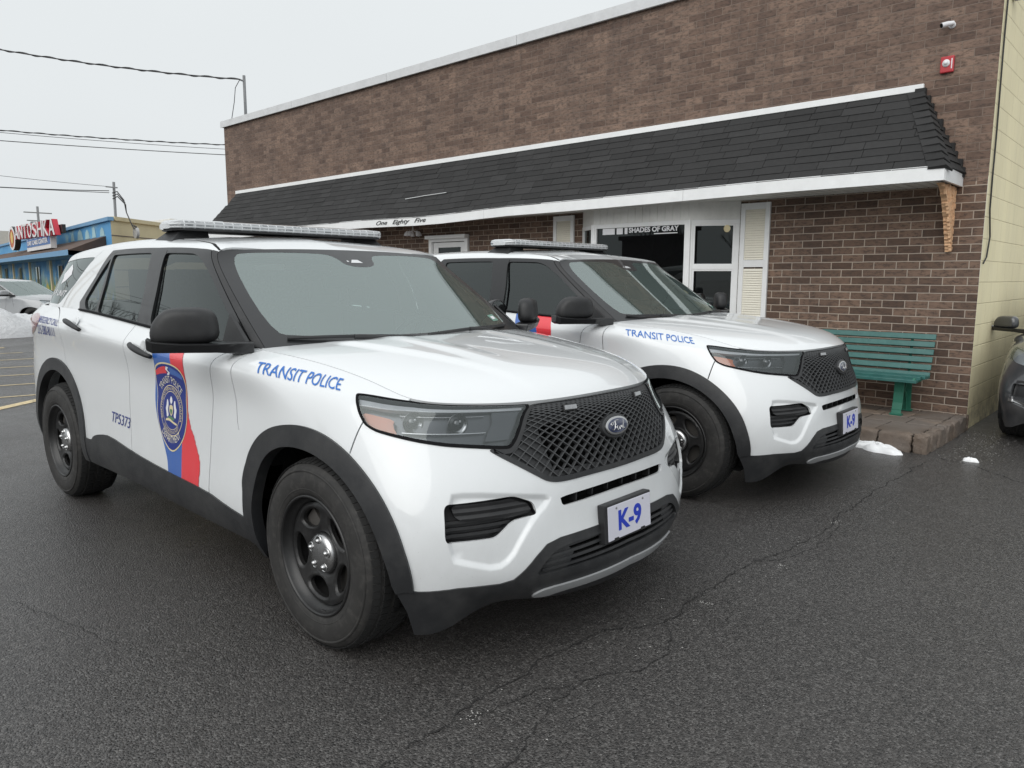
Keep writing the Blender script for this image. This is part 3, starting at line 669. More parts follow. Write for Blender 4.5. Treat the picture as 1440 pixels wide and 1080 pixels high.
# ------------------------------------------------------------------ windscreen surface
def wind_pt(a,b):
    """a in [-1,1] across, b in [0,1] up"""
    t=b*4.05; Pe=GH(np.zeros_like(b),t); ye=-Pe[...,1]
    cx=-.335+b*(-1.125+.335); cz=1.128+b*(1.603-1.128)
    k=1-np.abs(a)**2.3
    x=Pe[...,0]+(cx-Pe[...,0])*k; z=Pe[...,2]+(cz-Pe[...,2])*k
    return np.stack([x,a*ye,z],-1)
class WNet:
    nu=3;nt=2
    def __call__(s,u,t): return wind_pt(np.asarray(u,float)-1,np.clip(np.asarray(t,float),0,1))
    def nrm(s,u,t,h=1e-3):
        a=s(np.minimum(u+h,2),t)-s(np.maximum(u-h,0),t);b=s(u,np.minimum(t+h,1))-s(u,np.maximum(t-h,0));n=np.cross(a,b);return n/np.linalg.norm(n,axis=-1,keepdims=True)
class WChart:
    flip=False; net=WNet()
    def uv(s,m): m=np.asarray(m,float);return np.stack([m[...,0]/.8+1,m[...,1]/.75],-1)
    def pos(s,m): q=s.uv(m);return s.net(q[:,0],q[:,1])
    def nrm(s,m):
        q=s.uv(m);return s.net.nrm(np.clip(q[:,0],.01,1.99),np.clip(q[:,1],.01,.99))
CW=WChart()
# ------------------------------------------------------------------ decals
def decal(parent,name,quad,V2,F2,mat,off=.0025,mirror=False,wh=(1,1)):
    """V2 in [0,1]^2 ; quad = four (u,t): top-left, top-right, bottom-right, bottom-left"""
    q=CB.m(quad); sz=np.array([np.linalg.norm(q[2]-q[3]),np.linalg.norm(q[0]-q[3])]); V2,F2=refine(V2*sz,F2,.012); V2=V2/sz; x=V2[:,0:1];y=V2[:,1:2]
    m=q[3]*(1-x)*(1-y)+q[2]*x*(1-y)+q[1]*x*y+q[0]*(1-x)*y
    return lift(parent,name,m,F2,mat,off,mirror)
def lift(parent,name,m,F2,mat,off=.0025,mirror=False,chart=CB,idx=None):
    m,F2=refine(m,F2,.016)
    P=chart.pos(m);N=chart.nrm(m);P=P+N*off
    F=[tuple(f) for f in F2]
    if chart.flip: F=[f[::-1] for f in F]
    if mirror: P=P*[1,-1,1];N=N*[1,-1,1];F=[f[::-1] for f in F]
    return add_mesh(name,P,F,mat,parent,idx,True,N)
def norm_text(s,bold=0,shear=0,space=1.0):
    V,F=text_mesh(s,bold,shear,space=space);V=V-V.min(0);V=V/V.max(0);return V,F
def poly_fill(poly,h=.03):
    p=np.array(poly); V,T=triangulate((p[:,0].min()-.01,p[:,0].max()+.01,p[:,1].min()-.01,p[:,1].max()+.01),[p],h)
    c=V[T].mean(1);T=T[pip(c,p)];u=np.unique(T);mp=-np.ones(len(V),int);mp[u]=np.arange(len(u));return V[u],mp[T]
def sidechart_xy(X,Z): return CB.m(uv_at(X,Z))
# ------------------------------------------------------------------ wheel
WW=-1.45
def wheel(root,x,side,steer=0):
    """side -1 = right"""
    w=empty('wheel',(x,side*.85,.378)); w.parent=root; w.rotation_euler=(0,0,steer)
    T=Matrix.Rotation(-side*PI/2,4,'X')      # local +z -> outward
    # tyre: carcass
    prof=[(.236,.108),(.243,.122),(.258,.128),(.285,.134),(.315,.1325),(.340,.127),(.356,.117),(.366,.104),(.3715,.09),(.376,.06),(.378,.0),(.376,-.06),(.3715,-.09),(.366,-.104),(.345,-.125),(.30,-.133),(.25,-.125),(.235,-.11)]
    b=MB(); b.lathe(prof,72,T)
    # raised ribs on the sidewall and shoulder blocks
    b.lathe([(.262,.1282),(.264,.1305),(.268,.1308),(.270,.1295)],72,T); b.lathe([(.334,.1285),(.337,.1315),(.342,.131),(.344,.126)],72,T)
    ty=b.obj('tyre',M['tyre'],w,smooth=True)
    b=MB(); n=76
    for i in range(n):
        for zc,wd,ph in ((.098,.03,0),(.052,.036,.5),(.0,.034,.2),(-.052,.036,.7),(-.098,.03,.3)):
            a=2*PI*(i+ph)/n; da=2*PI/n*.40
            r0,r1=.366,(.3815 if abs(zc)<.09 else .377)
            lean=.25*zc
            V=[]
            for r in (r0,r1):
                for aa,zz in ((a-da,zc-wd/2),(a+da,zc-wd/2),(a+da+lean*.2,zc+wd/2),(a-da+lean*.2,zc+wd/2)):
                    rr=r-(.009 if abs(zz)>.105 and r==r1 else 0)
                    V.append(tuple(T@Vector((rr*math.cos(aa),rr*math.sin(aa),zz))))
            b.add(V,[(0,3,2,1),(4,5,6,7),(0,1,5,4),(1,2,6,5),(2,3,7,6),(3,0,4,7)])
    b.obj('tread',M['tread'],ty)
    # steel rim: lip + barrel + dish with five openings
    b=MB(); b.lathe([(.236,.100),(.243,.118),(.240,.127),(.233,.128),(.229,.120),(.226,.106),(.216,.096),(.207,.086),(.203,.060),(.198,-.10)],72,T)
    rim=b.obj('rim',M['steel'],w,smooth=True)
    def zdish(r): return np.interp(r,[0,.05,.08,.095,.12,.15,.175,.190,.205],[.072,.072,.066,.078,.084,.086,.090,.094,.088])
    polys=[]
    for k in range(5):
        a0=2*PI*k/5+math.radians(44); 
        pts=[]
        for i in range(28):
            t=2*PI*i/28; lr=.030*math.cos(t); la=.056*math.sin(t)*(1+.28*math.cos(t)); 
            s=lambda v,p:math.copysign(abs(v)**p,v)
            r=.1465+.036*s(math.cos(t),.8); aa=a0+(.060*s(math.sin(t),.8)*(1+.28*math.cos(t)))/.1465
            pts.append((r*math.cos(aa),r*math.sin(aa)))
        polys.append(np.array(pts))
    out=np.array([(.205*math.cos(2*PI*i/72),.205*math.sin(2*PI*i/72)) for i in range(72)])
    V,Tt=triangulate((-.206,.206,-.206,.206),[out]+polys+[p.mean(0)+(p-p.mean(0))*s for p in polys for s in (1.12,1.28)],.008)
    c=V[Tt].mean(1); k=pip(c,out)
    for p in polys: k&=~pip(c,p)
    Tt=Tt[k]; u=np.unique(Tt); mp=-np.ones(len(V),int); mp[u]=np.arange(len(u)); V=V[u];Tt=mp[Tt]
    r=np.hypot(V[:,0],V[:,1]); z=zdish(r)
    # raised rolled edges round each opening
    for p in polys:
        d=np.abs(sdist(V,p)); w_=d<.016; z[w_]+=(-.007*(1-d[w_]/.016)**2+.0035*np.sin(d[w_]/.016*PI))
    P=[T@Vector((V[i,0],V[i,1],z[i])) for i in range(len(V))]
    ed=set((a,b) for f in Tt for a,b in ((f[0],f[1]),(f[1],f[2]),(f[2],f[0])));F=[tuple(f) for f in Tt];PP=[tuple(p) for p in P]
    for a,b_ in list(ed):
        if (b_,a) not in ed:
            k0=len(PP); PP+=[tuple(T@Vector((V[b_,0],V[b_,1],z[b_]))),tuple(T@Vector((V[a,0],V[a,1],z[a]))),tuple(T@Vector((V[a,0],V[a,1],z[a]-.016))),tuple(T@Vector((V[b_,0],V[b_,1],z[b_]-.016)))]
            F.append((k0,k0+1,k0+2,k0+3))
    add_mesh('rim_face',PP,F,M['steel'],rim,smooth=True)
    # hub cap with raised lug bumps
    b=MB(); b.lathe([(0,.104),(.034,.104),(.044,.101),(.062,.098),(.075,.091),(.081,.080),(.082,.070)],48,T)
    for k in range(5):
        a=2*PI*k/5+.3; C=T@Matrix.Translation((.055*math.cos(a),.055*math.sin(a),.093))
        b.lathe([(0,.019),(.006,.018),(.0105,.012),(.013,.0)],14,C)
        b.lathe([(.016,.0045),(.0175,.0075),(.0195,.0075),(.021,.003)],16,C)
    b.obj('hub_cap',M['chrome'],w,smooth=True)
    b=MB(); b.lathe([(.02,.03),(.165,.03),(.168,.02),(.168,.0),(.02,0)],40,T); b.obj('brake_disc',M['disc'],w,smooth=False)
    b=MB()
    A=T@Matrix.Rotation(2.4,4,'Z'); b.box(.10,.175,-.06,.06,-.02,.06,T=A)
    b.obj('brake_caliper',M['disc'],w)
    for d in (0,.055): 
        A=T@Matrix.Rotation(WW+d,4,'Z'); b=MB().box(.222,.2255,-.006,.006,.088,.110,T=A); b.obj('wheel_weight',M['chrome'],rim)
    return w
# ------------------------------------------------------------------ the police car
PM_=dict(body='white')
def police_car():
    root=empty('police_car')
    hV,hF,hP=hood_mesh()
    bd=joinp(both(0,0,.013)); 
    g=gboth(0,0,.01)
    body=pmesh('body',joinp(bd,g),M['white'],root)
    # dark backing in every panel gap
    psplit('panel_gap',joinp(both(3,-.007,0),gboth(9,-.004,0),gboth(6,-.003,0)),M['seal'],body)
    psplit('hood_gap',both(16,-.016,0),M['dark'],body)
    add_mesh('hood',hV,hF,M['white'],root,smooth=True).data.set_sharp_from_angle(angle=math.radians(38))
    for mir in (False,True):
        sg=1 if mir else -1
        for ci,rs in ((1,'front'),(2,'rear')):
            d=pmesh('door',panel(CB,BV,reg(ci),0,.012,mir),M['white'],root)
            # handle
            hq=RU['H1'] if ci==1 else RU['H2']
            u0=hq[0];u1=hq[1]
            P=BODY(np.array([u0[0],u1[0]]),np.array([u0[1],u1[1]])); N=BODY.nrm(np.array([u0[0],u1[0]]),np.array([u0[1],u1[1]]))
            c=P.mean(0);n=N.mean(0);e=(P[1]-P[0]);L=np.linalg.norm(e);e/=L
            pts=[];rr=[]
            for s in np.linspace(-.5,.5,11):
                pts.append(c+e*s*L*1.02+n*(.012+.026*math.cos(s*PI)**.6)+np.array([0,0,.004*math.cos(s*PI)])); rr.append(.011+.006*(math.cos(s*PI)))
            if mir: pts=[p*[1,-1,1] for p in pts]
            b=MB(); b.tube([tuple(p) for p in pts],rr,10)
            h=b.obj('handle',M['trim'],d,smooth=True)
            # recess cup
            b=MB(); cc=c+e*.02+np.array([0,0,.022])+n*.0
            R=Matrix((tuple(e),tuple(np.cross(n,e)),tuple(n))).transposed().to_4x4(); R.translation=Vector(cc)
            if mir: R=Matrix.Scale(-1,4,(0,1,0))@R
            b.lathe([(0,.001),(.030,.0015),(.036,.004),(.038,.003),(.040,-.004)],24,R)
            b.obj('handle_cup',M['white'],h,smooth=True)
            gi=2 if ci==1 else 3
            pmesh('window',panel(CG,GV,GT[gcl==gi],-.006,.004,mir),M['tint'],d)
            if ci==2: pmesh('quarter_window',panel(CG,GV,GT[gcl==4],-.006,.004,mir),M['tint'],d)
        pmesh('window_surround',joinp(panel(CG,GV,GT[gcl==1],.003,.012,mir)),M['gloss'],root)
        pmesh('pillar_cover',panel(CG,GV,GT[gcl==10],.004,.012,mir),M['trim'],root)
        pmesh('pillar_seam',panel(CG,GV,GT[gcl==8],-.002,-.004,mir),M['seal'],root)
        pmesh('rear_quarter_window',panel(CG,GV,GT[gcl==5],-.003,.004,mir),M['tint'],root)
        pmesh('arch_cladding',joinp(panel(CB,BV,reg(11),.012,.05,mir)),M['arch'],root)
        pmesh('arch_cladding',joinp(panel(CB,BV,reg(12),.012,.05,mir)),M['arch'],root)
        pmesh('sill_cladding',panel(CB,BV,reg(13),.008,.03,mir),M['arch'],root)
        pmesh('tail_light',panel(CB,BV,reg(14),.003,.01,mir),M['redlens'],root)
        # belt moulding
        uu=np.linspace(.0,6.5,60); P=GH(uu,np.full(60,.02)); N=-GH.nrm(uu,np.full(60,.3))
        P=P+N*.004; P[:,2]+=.002
        if mir:P=P*[1,-1,1]
        b=MB(); b.tube([tuple(p) for p in P],.0075,6); b.obj('belt_moulding',M['seal'],root,smooth=True)
        # headlight assembly
        hl=pmesh('headlight',panel(CB,BV,reg(4),.001,.004,mir),M['lens'],root)
        V,T=BV,reg(4)
        ins=pip(cen[cls==4],inset(R_['HL'],.012))
        # bezel, bowl
        pv,pt=poly_fill(R_['HL'],.02); 
        iv=inset(R_['HL'],.013)
        V2,T2=triangulate((R_['HL'][:,0].min()-.005,R_['HL'][:,0].max()+.005,R_['HL'][:,1].min()-.005,R_['HL'][:,1].max()+.005),[R_['HL'],iv],.02)
        c2=V2[T2].mean(1); a=pip(c2,R_['HL']); bb=pip(c2,iv)
        pmesh('headlight_bezel',panel(CB,V2,T2[a&~bb],.0035,.0033,mir),M['seal'],hl)
        pmesh('bowl',panel(CB,V2,T2[bb],-.050,-.048,mir),M['hlbowl'],hl)
        am=chaikin(CB.m(RU['AMB']),1)
        V3,T3=poly_fill(am,.02); pmesh('amber_reflector',panel(CB,V3,T3,-.016,.02,mir),M['amber'],hl)
        # daylight bar: upper band of the lamp plus a drop at the inner end
        dr=CB.m([(16.98,8.15),(17.7,8.45),(18.7,8.95),(20.0,8.95),(21.0,8.7),(21.0,8.05),(20.0,8.15),(18.7,8.15),(17.8,7.75),(17.0,7.5)])
        V3,T3=poly_fill(dr,.02); pmesh('daylight_bar',panel(CB,V3,T3,-.014,.02,mir),M['drl'],hl)
        dr=CB.m([(20.45,8.0),(21.0,8.0),(20.88,6.5),(20.7,5.6),(20.25,5.6),(20.45,6.6)])
        V3,T3=poly_fill(dr,.02); pmesh('inner_reflector',panel(CB,V3,T3,-.026,.02,mir),M['hlbowl'],hl)
        for tt in (7.45,6.1):
            st=strip(resamp(CB.m([(18.3,tt),(20.3,tt-.05)]),.03),.004); V3,T3=poly_fill(st,.03); pmesh('lamp_rib',panel(CB,V3,T3,-.030,.02,mir),M['chrome'],hl)
        for (u,t,r) in ((18.65,6.85,.027),(19.75,6.75,.027)):
            P=BODY(np.array([u]),np.array([t]))[0];N=BODY.nrm(np.array([u]),np.array([t]))[0]; d=np.array([.93,-.30,.02]); d=d/np.linalg.norm(d)
            C=P-N*.034
            z=Vector(d); xx=z.cross(Vector((0,0,1))).normalized(); yy=z.cross(xx)
            R=Matrix((tuple(xx),tuple(yy),tuple(z))).transposed().to_4x4(); R.translation=Vector(C)
            if mir: R=Matrix.Scale(-1,4,(0,1,0))@R
            b=MB(); b.lathe([(0,.020),(r*.4,.0185),(r*.75,.012),(r,.0)],24,R); b.obj('projector',M['hlens'],hl,smooth=True)
            b=MB(); b.lathe([(r,.0),(r*1.1,.001),(r*1.3,.004),(r*1.5,.010),(r*1.52,.009)],28,R); b.obj('reflector',M['chrome'],hl,smooth=True)
            b=MB(); R2=R@Matrix.Translation((-.004,-.012,.019)); b.lathe([(0,.004),(.0035,.003),(.005,0)],10,R2); b.obj('lamp_chip',M['wht'],hl,smooth=True)
        # fog bezel recess with blade
        fg=pmesh('bumper_vent',panel(CB,BV,reg(7),-.045,-.031,mir),M['trim'],root)
        bl=R_['BL']
        ribs=lambda m:-.010+.003*np.sin(m[:,1]/.0095*1.0*PI)
        V3,T3=triangulate((bl[:,0].min()-.002,bl[:,0].max()+.002,bl[:,1].min()-.002,bl[:,1].max()+.002),[bl],.004)
        T3=T3[pip(V3[T3].mean(1),bl)]
        p=panel(CB,V3,T3,ribs,.035,mir); add_mesh('vent_blade',p[0],p[1],M['trim'],fg,smooth=True).data.set_sharp_from_angle(angle=.5)
        for tt in (2.75,2.95,3.15):
            sp=strip(resamp(CB.m([(19.15,tt),(20.35 if tt<2.9 else 20.5,tt+.03)]),.03),.009); V3,T3=poly_fill(sp,.03); pmesh('vent_slat',panel(CB,V3,T3,-.026,.02,mir),M['trim'],fg)
        # mirror
        mroot=mirror_mesh(root,sg)
        wl=wheel(root,0,sg); 
        wheel(root,-3.025,sg)
        # wheel housings
        for xc in (0,-3.025):
            b=MB(); prof=[]
            R=Matrix.Translation((xc,sg*.50,.40))@Matrix.Rotation(-sg*PI/2,4,'X')
            b.lathe([(.02,0),(.47,0),(.47,.36)],40,R); b.V=[(x,y,max(z,.23)) for x,y,z in b.V]; b.obj('wheel_housing',M['liner'],root)
    # centre items
    pmesh('lower_bumper',both(8,.006,.03),M['arch'],root)
    lg=pmesh('lower_grille',both(9,-.034,-.009),M['dark'],root)
    for tt,ua in ((1.35,20.95),(1.55,20.98),(1.75,21.05),(1.95,21.2)):
        s=strip(resamp(CB.m([(ua,tt),(23,tt+.12)]),.03),.009); V3,T3=poly_fill(s,.03)
        psplit('grille_slat',joinp(panel(CB,V3,T3,-.004,.02),panel(CB,V3,T3,-.004,.02,True)),M['arch'],lg)
    s=CB.m([(20.72,1.2),(21.45,1.25),(21.62,1.72),(21.45,2.08),(21.2,2.1),(20.95,1.7)]);V3,T3=poly_fill(s,.03)
    psplit('grille_blank',joinp(panel(CB,V3,T3,-.010,.01),panel(CB,V3,T3,-.010,.01,True)),M['arch'],lg)
    pmesh('skid_plate',both(10,.014,.02),M['skid'],root)
    sl=pmesh('bumper_slot',both(6,-.05,-.036),M['dark'],root)
    for yy in np.linspace(-.26,.26,6):
        b=MB(); b.box(.705,.738,yy-.004,yy+.004,.575,.645); b.obj('slot_fin',M['trim'],sl)
    grille(root)
    # licence plate with bracket
    br=MB(); T=Matrix.Translation((.808,0,.488))@Matrix.Rotation(math.radians(-4),4,'Y')
    br.box(-.03,.006,-.170,.160,-.079,.079,T=T); pb=br.obj('plate_bracket',M['trim'],root,bev=.004)
    b=MB(); b.box(.0065,.009,-.1525,.1525,-.070,.070,T=T); pl=b.obj('licence_plate',M['plate'],root,bev=.001)
    o=T@Vector((.0095,0,-.042)); u=(T.to_3x3()@Vector((0,0,1)))
    flat_text('plate_letters','K-9',o,(0,1,0),u,.086,M['plateblue'],pl,bold=.035,width=.165,thick=.0008,centre=True)
    for y in (-.095,.095): 
        C=T@Matrix.Translation((.009,y,.057))@Matrix.Rotation(PI/2,4,'Y'); b=MB().lathe([(.005,0),(.005,.002),(0,.003)],10,C); b.obj('plate_screw',M['chrome'],pl)
        b=MB().box(.009,.0125,y-.018,y+.008,-.075,-.063,T=T); b.obj('plate_clip',M['trim'],pl)
    # valance corner tips under the lower bumper
    windshield(root)
    interior(root)
    lightbar_mesh(root)
    # roof details, underbody
    b=MB(); b.box(-3.75,.55,-.74,.74,.22,.30); b.box(-.45,.45,-.48,.48,.30,.95); b.box(-3.6,-2.45,-.48,.48,.30,.8); b.box(-2.45,-.5,-.84,.84,.28,.34); b.obj('underbody',M['liner'],root)
    pmesh('rear_window',gboth(7,-.003,.01),M['tint'],root)
    decals(root)
    sp=empty('spotlight',(0,0,0)); sp.parent=root
    C=Vector((-.845,.925,1.248)); z=Vector((1,-.05,.0)).normalized(); x=z.cross(Vector((0,0,1))).normalized(); y=z.cross(x); R=Matrix((tuple(x),tuple(y),tuple(z))).transposed().to_4x4(); R.translation=C
    b=MB().lathe([(0,-.085),(.03,-.08),(.055,-.055),(.068,-.02),(.072,.02),(.070,.03),(.064,.03)],28,R); b.obj('spot_housing',M['gloss'],sp,smooth=True)
    b=MB().lathe([(.064,.028),(.045,.036),(0,.040)],28,R); b.obj('spot_lens',M['lens'],sp,smooth=True)
    b=MB(); b.tube([(-.85,.92,1.19),(-.80,.90,1.165),(-.72,.86,1.16),(-.66,.82,1.18)],[.020,.016,.018,.022],10); b.obj('spot_arm',M['trim'],sp,smooth=True)
    return root
OUT0=chaikin(np.array([(.140,-.040),(.130,.020),(.085,.074),(.045,.088),(-.095,.088),(-.132,.062),(-.142,.0),(-.141,-.068),(.05,-.070),(.130,-.068)]),2)
def mirror_mesh(root,sg):
    e=empty('door_mirror',(0,0,0)); e.parent=root
    # housing: rounded box in its own frame; a = outward, f = forward, z up
    ax=Vector((-.155,-.245,0)).normalized(); f=Vector((ax.y*-1,ax.x,0)); f=Vector((.245,-.155,0)).normalized()
    c=Vector((-.735,-1.105,1.240)); V=[];F=[];na,nb=48,20
    OUTL=mavg(resamp(np.r_[OUT0,OUT0[:1]],.01),2,1)[:-1]
    def sgp(v,p): return math.copysign(abs(v)**p,v)
    def shape(la,lb):
        # la: azimuth in (a,z) plane, lb: depth angle 0 (rear face) -> pi (front)
        k=math.sin(lb); r=k**.35 if lb<PI/2 else k**.36
        f_=(la/(2*PI)*len(OUTL))%len(OUTL); i_=int(f_); q_=OUTL[i_]*(1-f_+i_)+OUTL[(i_+1)%len(OUTL)]*(f_-i_); return q_[0]*r,q_[1]*r+(.012*(1-r)),-math.cos(lb)*(.045 if lb<PI/2 else .062)
        wa=.140*(1.0-(.22 if ca>0 else .10)*(sa if sa>0 else 0)); hz=.088
        z=sa*hz*r*(1-.16*(ca*.5+.5)); a=ca*wa*r-.010*sa
        d=-math.cos(lb)*(.045 if lb<PI/2 else .085)
        if sa<0: z*=.85
        return a,z,d
    for j in range(nb+1):
        lb=PI*j/nb
        for i in range(na):
            a,z,d=shape(2*PI*i/na,max(.03,min(PI-.03,lb)))
            p=c+ax*a+f*d+Vector((0,0,z)); V.append((p.x,p.y*(1 if sg<0 else -1),p.z))
    for j in range(nb):
        for i in range(na): F.append((j*na+i,j*na+(i+1)%na,(j+1)*na+(i+1)%na,(j+1)*na+i))
    F.append(tuple(range(na))[::-1]);F.append(tuple(nb*na+i for i in range(na)))
    if sg<0: F=[g[::-1] for g in F]
    add_mesh('mirror_cap',V,F,M['trim'],e,smooth=True)
    # lower shell and arm to the door
    b=MB(); s=1 if sg<0 else -1
    def P(x,y,z): return (x,y*s,z)
    prof=[(-.055,-.022),(.055,-.022),(.078,.018),(-.06,.018)]
    secs=[(-1.235,-.815,.012,.7),(-1.215,-.80,.0,.9),(-1.12,-.735,-.006,1.0),(-1.0,-.66,-.008,1.0),(-.93,-.615,-.010,.75),(-.875,-.575,-.012,.6)]
    V=[];F=[]
    for y,x,dz,k in secs:
        for d,z in prof: V.append(P(x+d*.85*k,y+d*-.4*k,1.165+dz+z*(1.25 if k<1 else 1)))
    for i in range(len(secs)-1):
        for j in range(4): F.append((i*4+j,i*4+(j+1)%4,(i+1)*4+(j+1)%4,(i+1)*4+j))
    F.append((3,2,1,0));n=(len(secs)-1)*4;F.append((n,n+1,n+2,n+3))
    b.add(V,F); b.obj('mirror_arm',M['gloss'],e,bev=.006)
    b=MB(); b.add([P(-.60,-.868,1.155),P(-.80,-.893,1.155),P(-.79,-.855,1.29),P(-.60,-.885,1.155),P(-.80,-.910,1.155),P(-.79,-.872,1.29)],[(0,1,2),(5,4,3),(0,3,4,1),(1,4,5,2),(2,5,3,0)]); b.obj('mirror_base',M['trim'],e)
    return e
def grille(root):
    GRp=R_['GR']; dk=half('GR')  # same outline
    # surround frame
    iv=inset(GRp,.016); iv[:,0]=np.where(GRp[:,0]>UC-.004,UC,iv[:,0])
    V2,T2=triangulate((GRp[:,0].min()-.005,UC,GRp[:,1].min()-.005,GRp[:,1].max()+.005),[GRp,iv],.02)
    c2=V2[T2].mean(1);a=pip(c2,GRp);bb=pip(c2,iv)
    gr=pmesh('grille',joinp(panel(CB,V2,T2[a&~bb],.004,.03),panel(CB,V2,T2[a&~bb],.004,.03,True)),M['arch'],root)
    hole=CB.m([(21.42,4.28),(21.3,5.2),(21.25,6.05),(21.5,6.2),(22.2,6.35),(22.55,6.6),(23,6.6),(23,4.28)])
    V3,T3=triangulate((GRp[:,0].min()-.005,UC,GRp[:,1].min()-.005,GRp[:,1].max()+.005),[GRp,hole],.025)
    c3=V3[T3].mean(1);a3=pip(c3,GRp);h3=pip(c3,hole)
    pmesh('grille_backing',joinp(panel(CB,V3,T3[a3&~h3],-.014,.01),panel(CB,V3,T3[a3&~h3],-.014,.01,True)),M['gback'],gr)
    pmesh('grille_opening',joinp(panel(CB,V3,T3[a3&h3],-.09,-.07),panel(CB,V3,T3[a3&h3],-.09,-.07,True)),M['dark'],gr)
    # diamond lattice, two families of bars
    cw,ch=.050,.036; b=MB()
    x0=GRp[:,0].min();y0=GRp[:,1].min()-.02;y1=GRp[:,1].max()+.02
    for fam in (1,-1):
        for k in range(-80,80):
            L=[]
            for yy in np.arange(y0,y1,.006):
                xx=UC+ cw*k + fam*(yy-y0)/ch*cw*1.0
                L.append((xx,yy))
            L=np.array(L); mx=np.stack([np.where(L[:,0]>UC,2*UC-L[:,0],L[:,0]),L[:,1]],1)
            mx[:,0]=np.minimum(mx[:,0],UC-2e-4); ins=pip(mx,GRp)
            i=0
            while i<len(L):
                if ins[i]:
                    j=i
                    while j+1<len(L) and ins[j+1]: j+=1
                    if j-i>=2:
                        m=mx[i:j+1]; P=CB.pos(m);N=CB.nrm(m); P=P-N*(.0007 if fam>0 else 0); sgn=np.where(L[i:j+1,0]>UC,-1,1)[:,None]*np.array([0,1,0])+np.array([1,0,1])
                        P=P*sgn;N=N*sgn
                        tg=np.gradient(P,axis=0);tg/=np.linalg.norm(tg,axis=1,keepdims=True)+1e-9; sd=np.cross(N,tg);w=.0016
                        V=[]
                        for q in range(len(P)):
                            V+= [P[q]+sd[q]*w-N[q]*.002,P[q]-sd[q]*w-N[q]*.002,P[q]-sd[q]*w*1.6-N[q]*.017,P[q]+sd[q]*w*1.6-N[q]*.017]
                        F=[]
                        for q in range(len(P)-1):
                            for e in range(3+1):
                                F.append((q*4+e,q*4+(e+1)%4,(q+1)*4+(e+1)%4,(q+1)*4+e))
                        b.add([tuple(v) for v in V],F)
                    i=j+1
                else: i+=1
    b.obj('grille_mesh',M['mesh'],gr)
    # badge oval
    P=BODY(np.array([23.]),np.array([5.55]))[0]; N=BODY.nrm(np.array([22.95]),np.array([5.55]))[0]; N=N*[1,0,1];N/=np.linalg.norm(N)
    z=Vector(N);yv=Vector((0,1,0));xv=yv.cross(z)*-1; R=Matrix(((0,1,0),tuple(z.cross(Vector((0,1,0)))),tuple(z))).transposed().to_4x4()
    C=Vector((.729,0,.856))+z*.004; R.translation=C
    def oval(a,h,d0,d1,name,mat,par,rim=0):
        b=MB(); n=48; V=[];F=[]
        rings=[(1.0,d0),(1.0,d1-.003),(.97,d1-.001),(.92,d1)]
        for s,d in rings:
            for i in range(n):
                t=2*PI*i/n; V.append(tuple(R@Vector((a*s*math.cos(t),h*s*math.sin(t),d))))
        for k in range(3):
            for i in range(n): F.append((k*n+i,k*n+(i+1)%n,(k+1)*n+(i+1)%n,(k+1)*n+i))
        F.append(tuple(3*n+i for i in range(n)))
        b.add(V,F); return b.obj(name,mat,par,auto=30)
    oval(.089,.0505,-.03,.004,'badge_mount',M['gback'],gr)
    bd=oval(.078,.0385,.0,.013,'badge',M['chrome'],root)
    oval(.068,.0305,.010,.0148,'badge_field',M['badge'],bd)
    # script lettering traced as strokes
    S=[[(-.030,.012),(-.040,.010),(-.042,.004),(-.034,.003),(-.028,.009),(-.022,.015),(-.010,.017),(.0,.016)],
       [(-.017,.014),(-.019,.002),(-.024,-.010),(-.034,-.014),(-.040,-.008)],[(-.026,.002),(-.012,.004)],
       [(-.007,-.003),(-.011,-.003),(-.013,-.008),(-.011,-.014),(-.006,-.014),(-.003,-.009),(-.004,-.003),(-.008,-.002),(-.011,-.003)],
       [(.002,-.003),(.004,-.003),(.003,-.014)],[(.003,-.007),(.008,-.003),(.011,-.004)],
       [(.023,-.003),(.016,-.003),(.013,-.010),(.017,-.014),(.022,-.009),(.027,.016)],[(.025,.0),(.021,-.013),(.029,-.012)]]
    b=MB()
    for s in S:
        p=chaikin(np.array(s),2,False)*1.28+np.array([.006,0]); b.tube([tuple(R@Vector((q[0],q[1],.0152))) for q in p],.0021,5)
    b.obj('badge_script',M['chrome'],bd)
    # two small grille lamps
    for sg in (-1,1):
        uv=(21.95,7.55) ; P=BODY(np.array([uv[0]]),np.array([uv[1]]))[0];N=BODY.nrm(np.array([uv[0]]),np.array([uv[1]]))[0]
        P=P*[1,-sg,1];N=N*[1,-sg,1]; z=Vector(N);x=Vector((0,0,1)).cross(z).normalized();y=z.cross(x)
        R2=Matrix((tuple(x),tuple(y),tuple(z))).transposed().to_4x4(); R2.translation=Vector(P)
        b=MB(); b.box(-.034,.034,-.014,.014,-.02,.006,T=R2); l=b.obj('grille_lamp',M['trim'],root,bev=.003)
        b=MB(); b.box(-.030,.030,-.009,.009,.004,.010,T=R2); b.obj('lamp_lens',M['lamplens'],l,bev=.002)
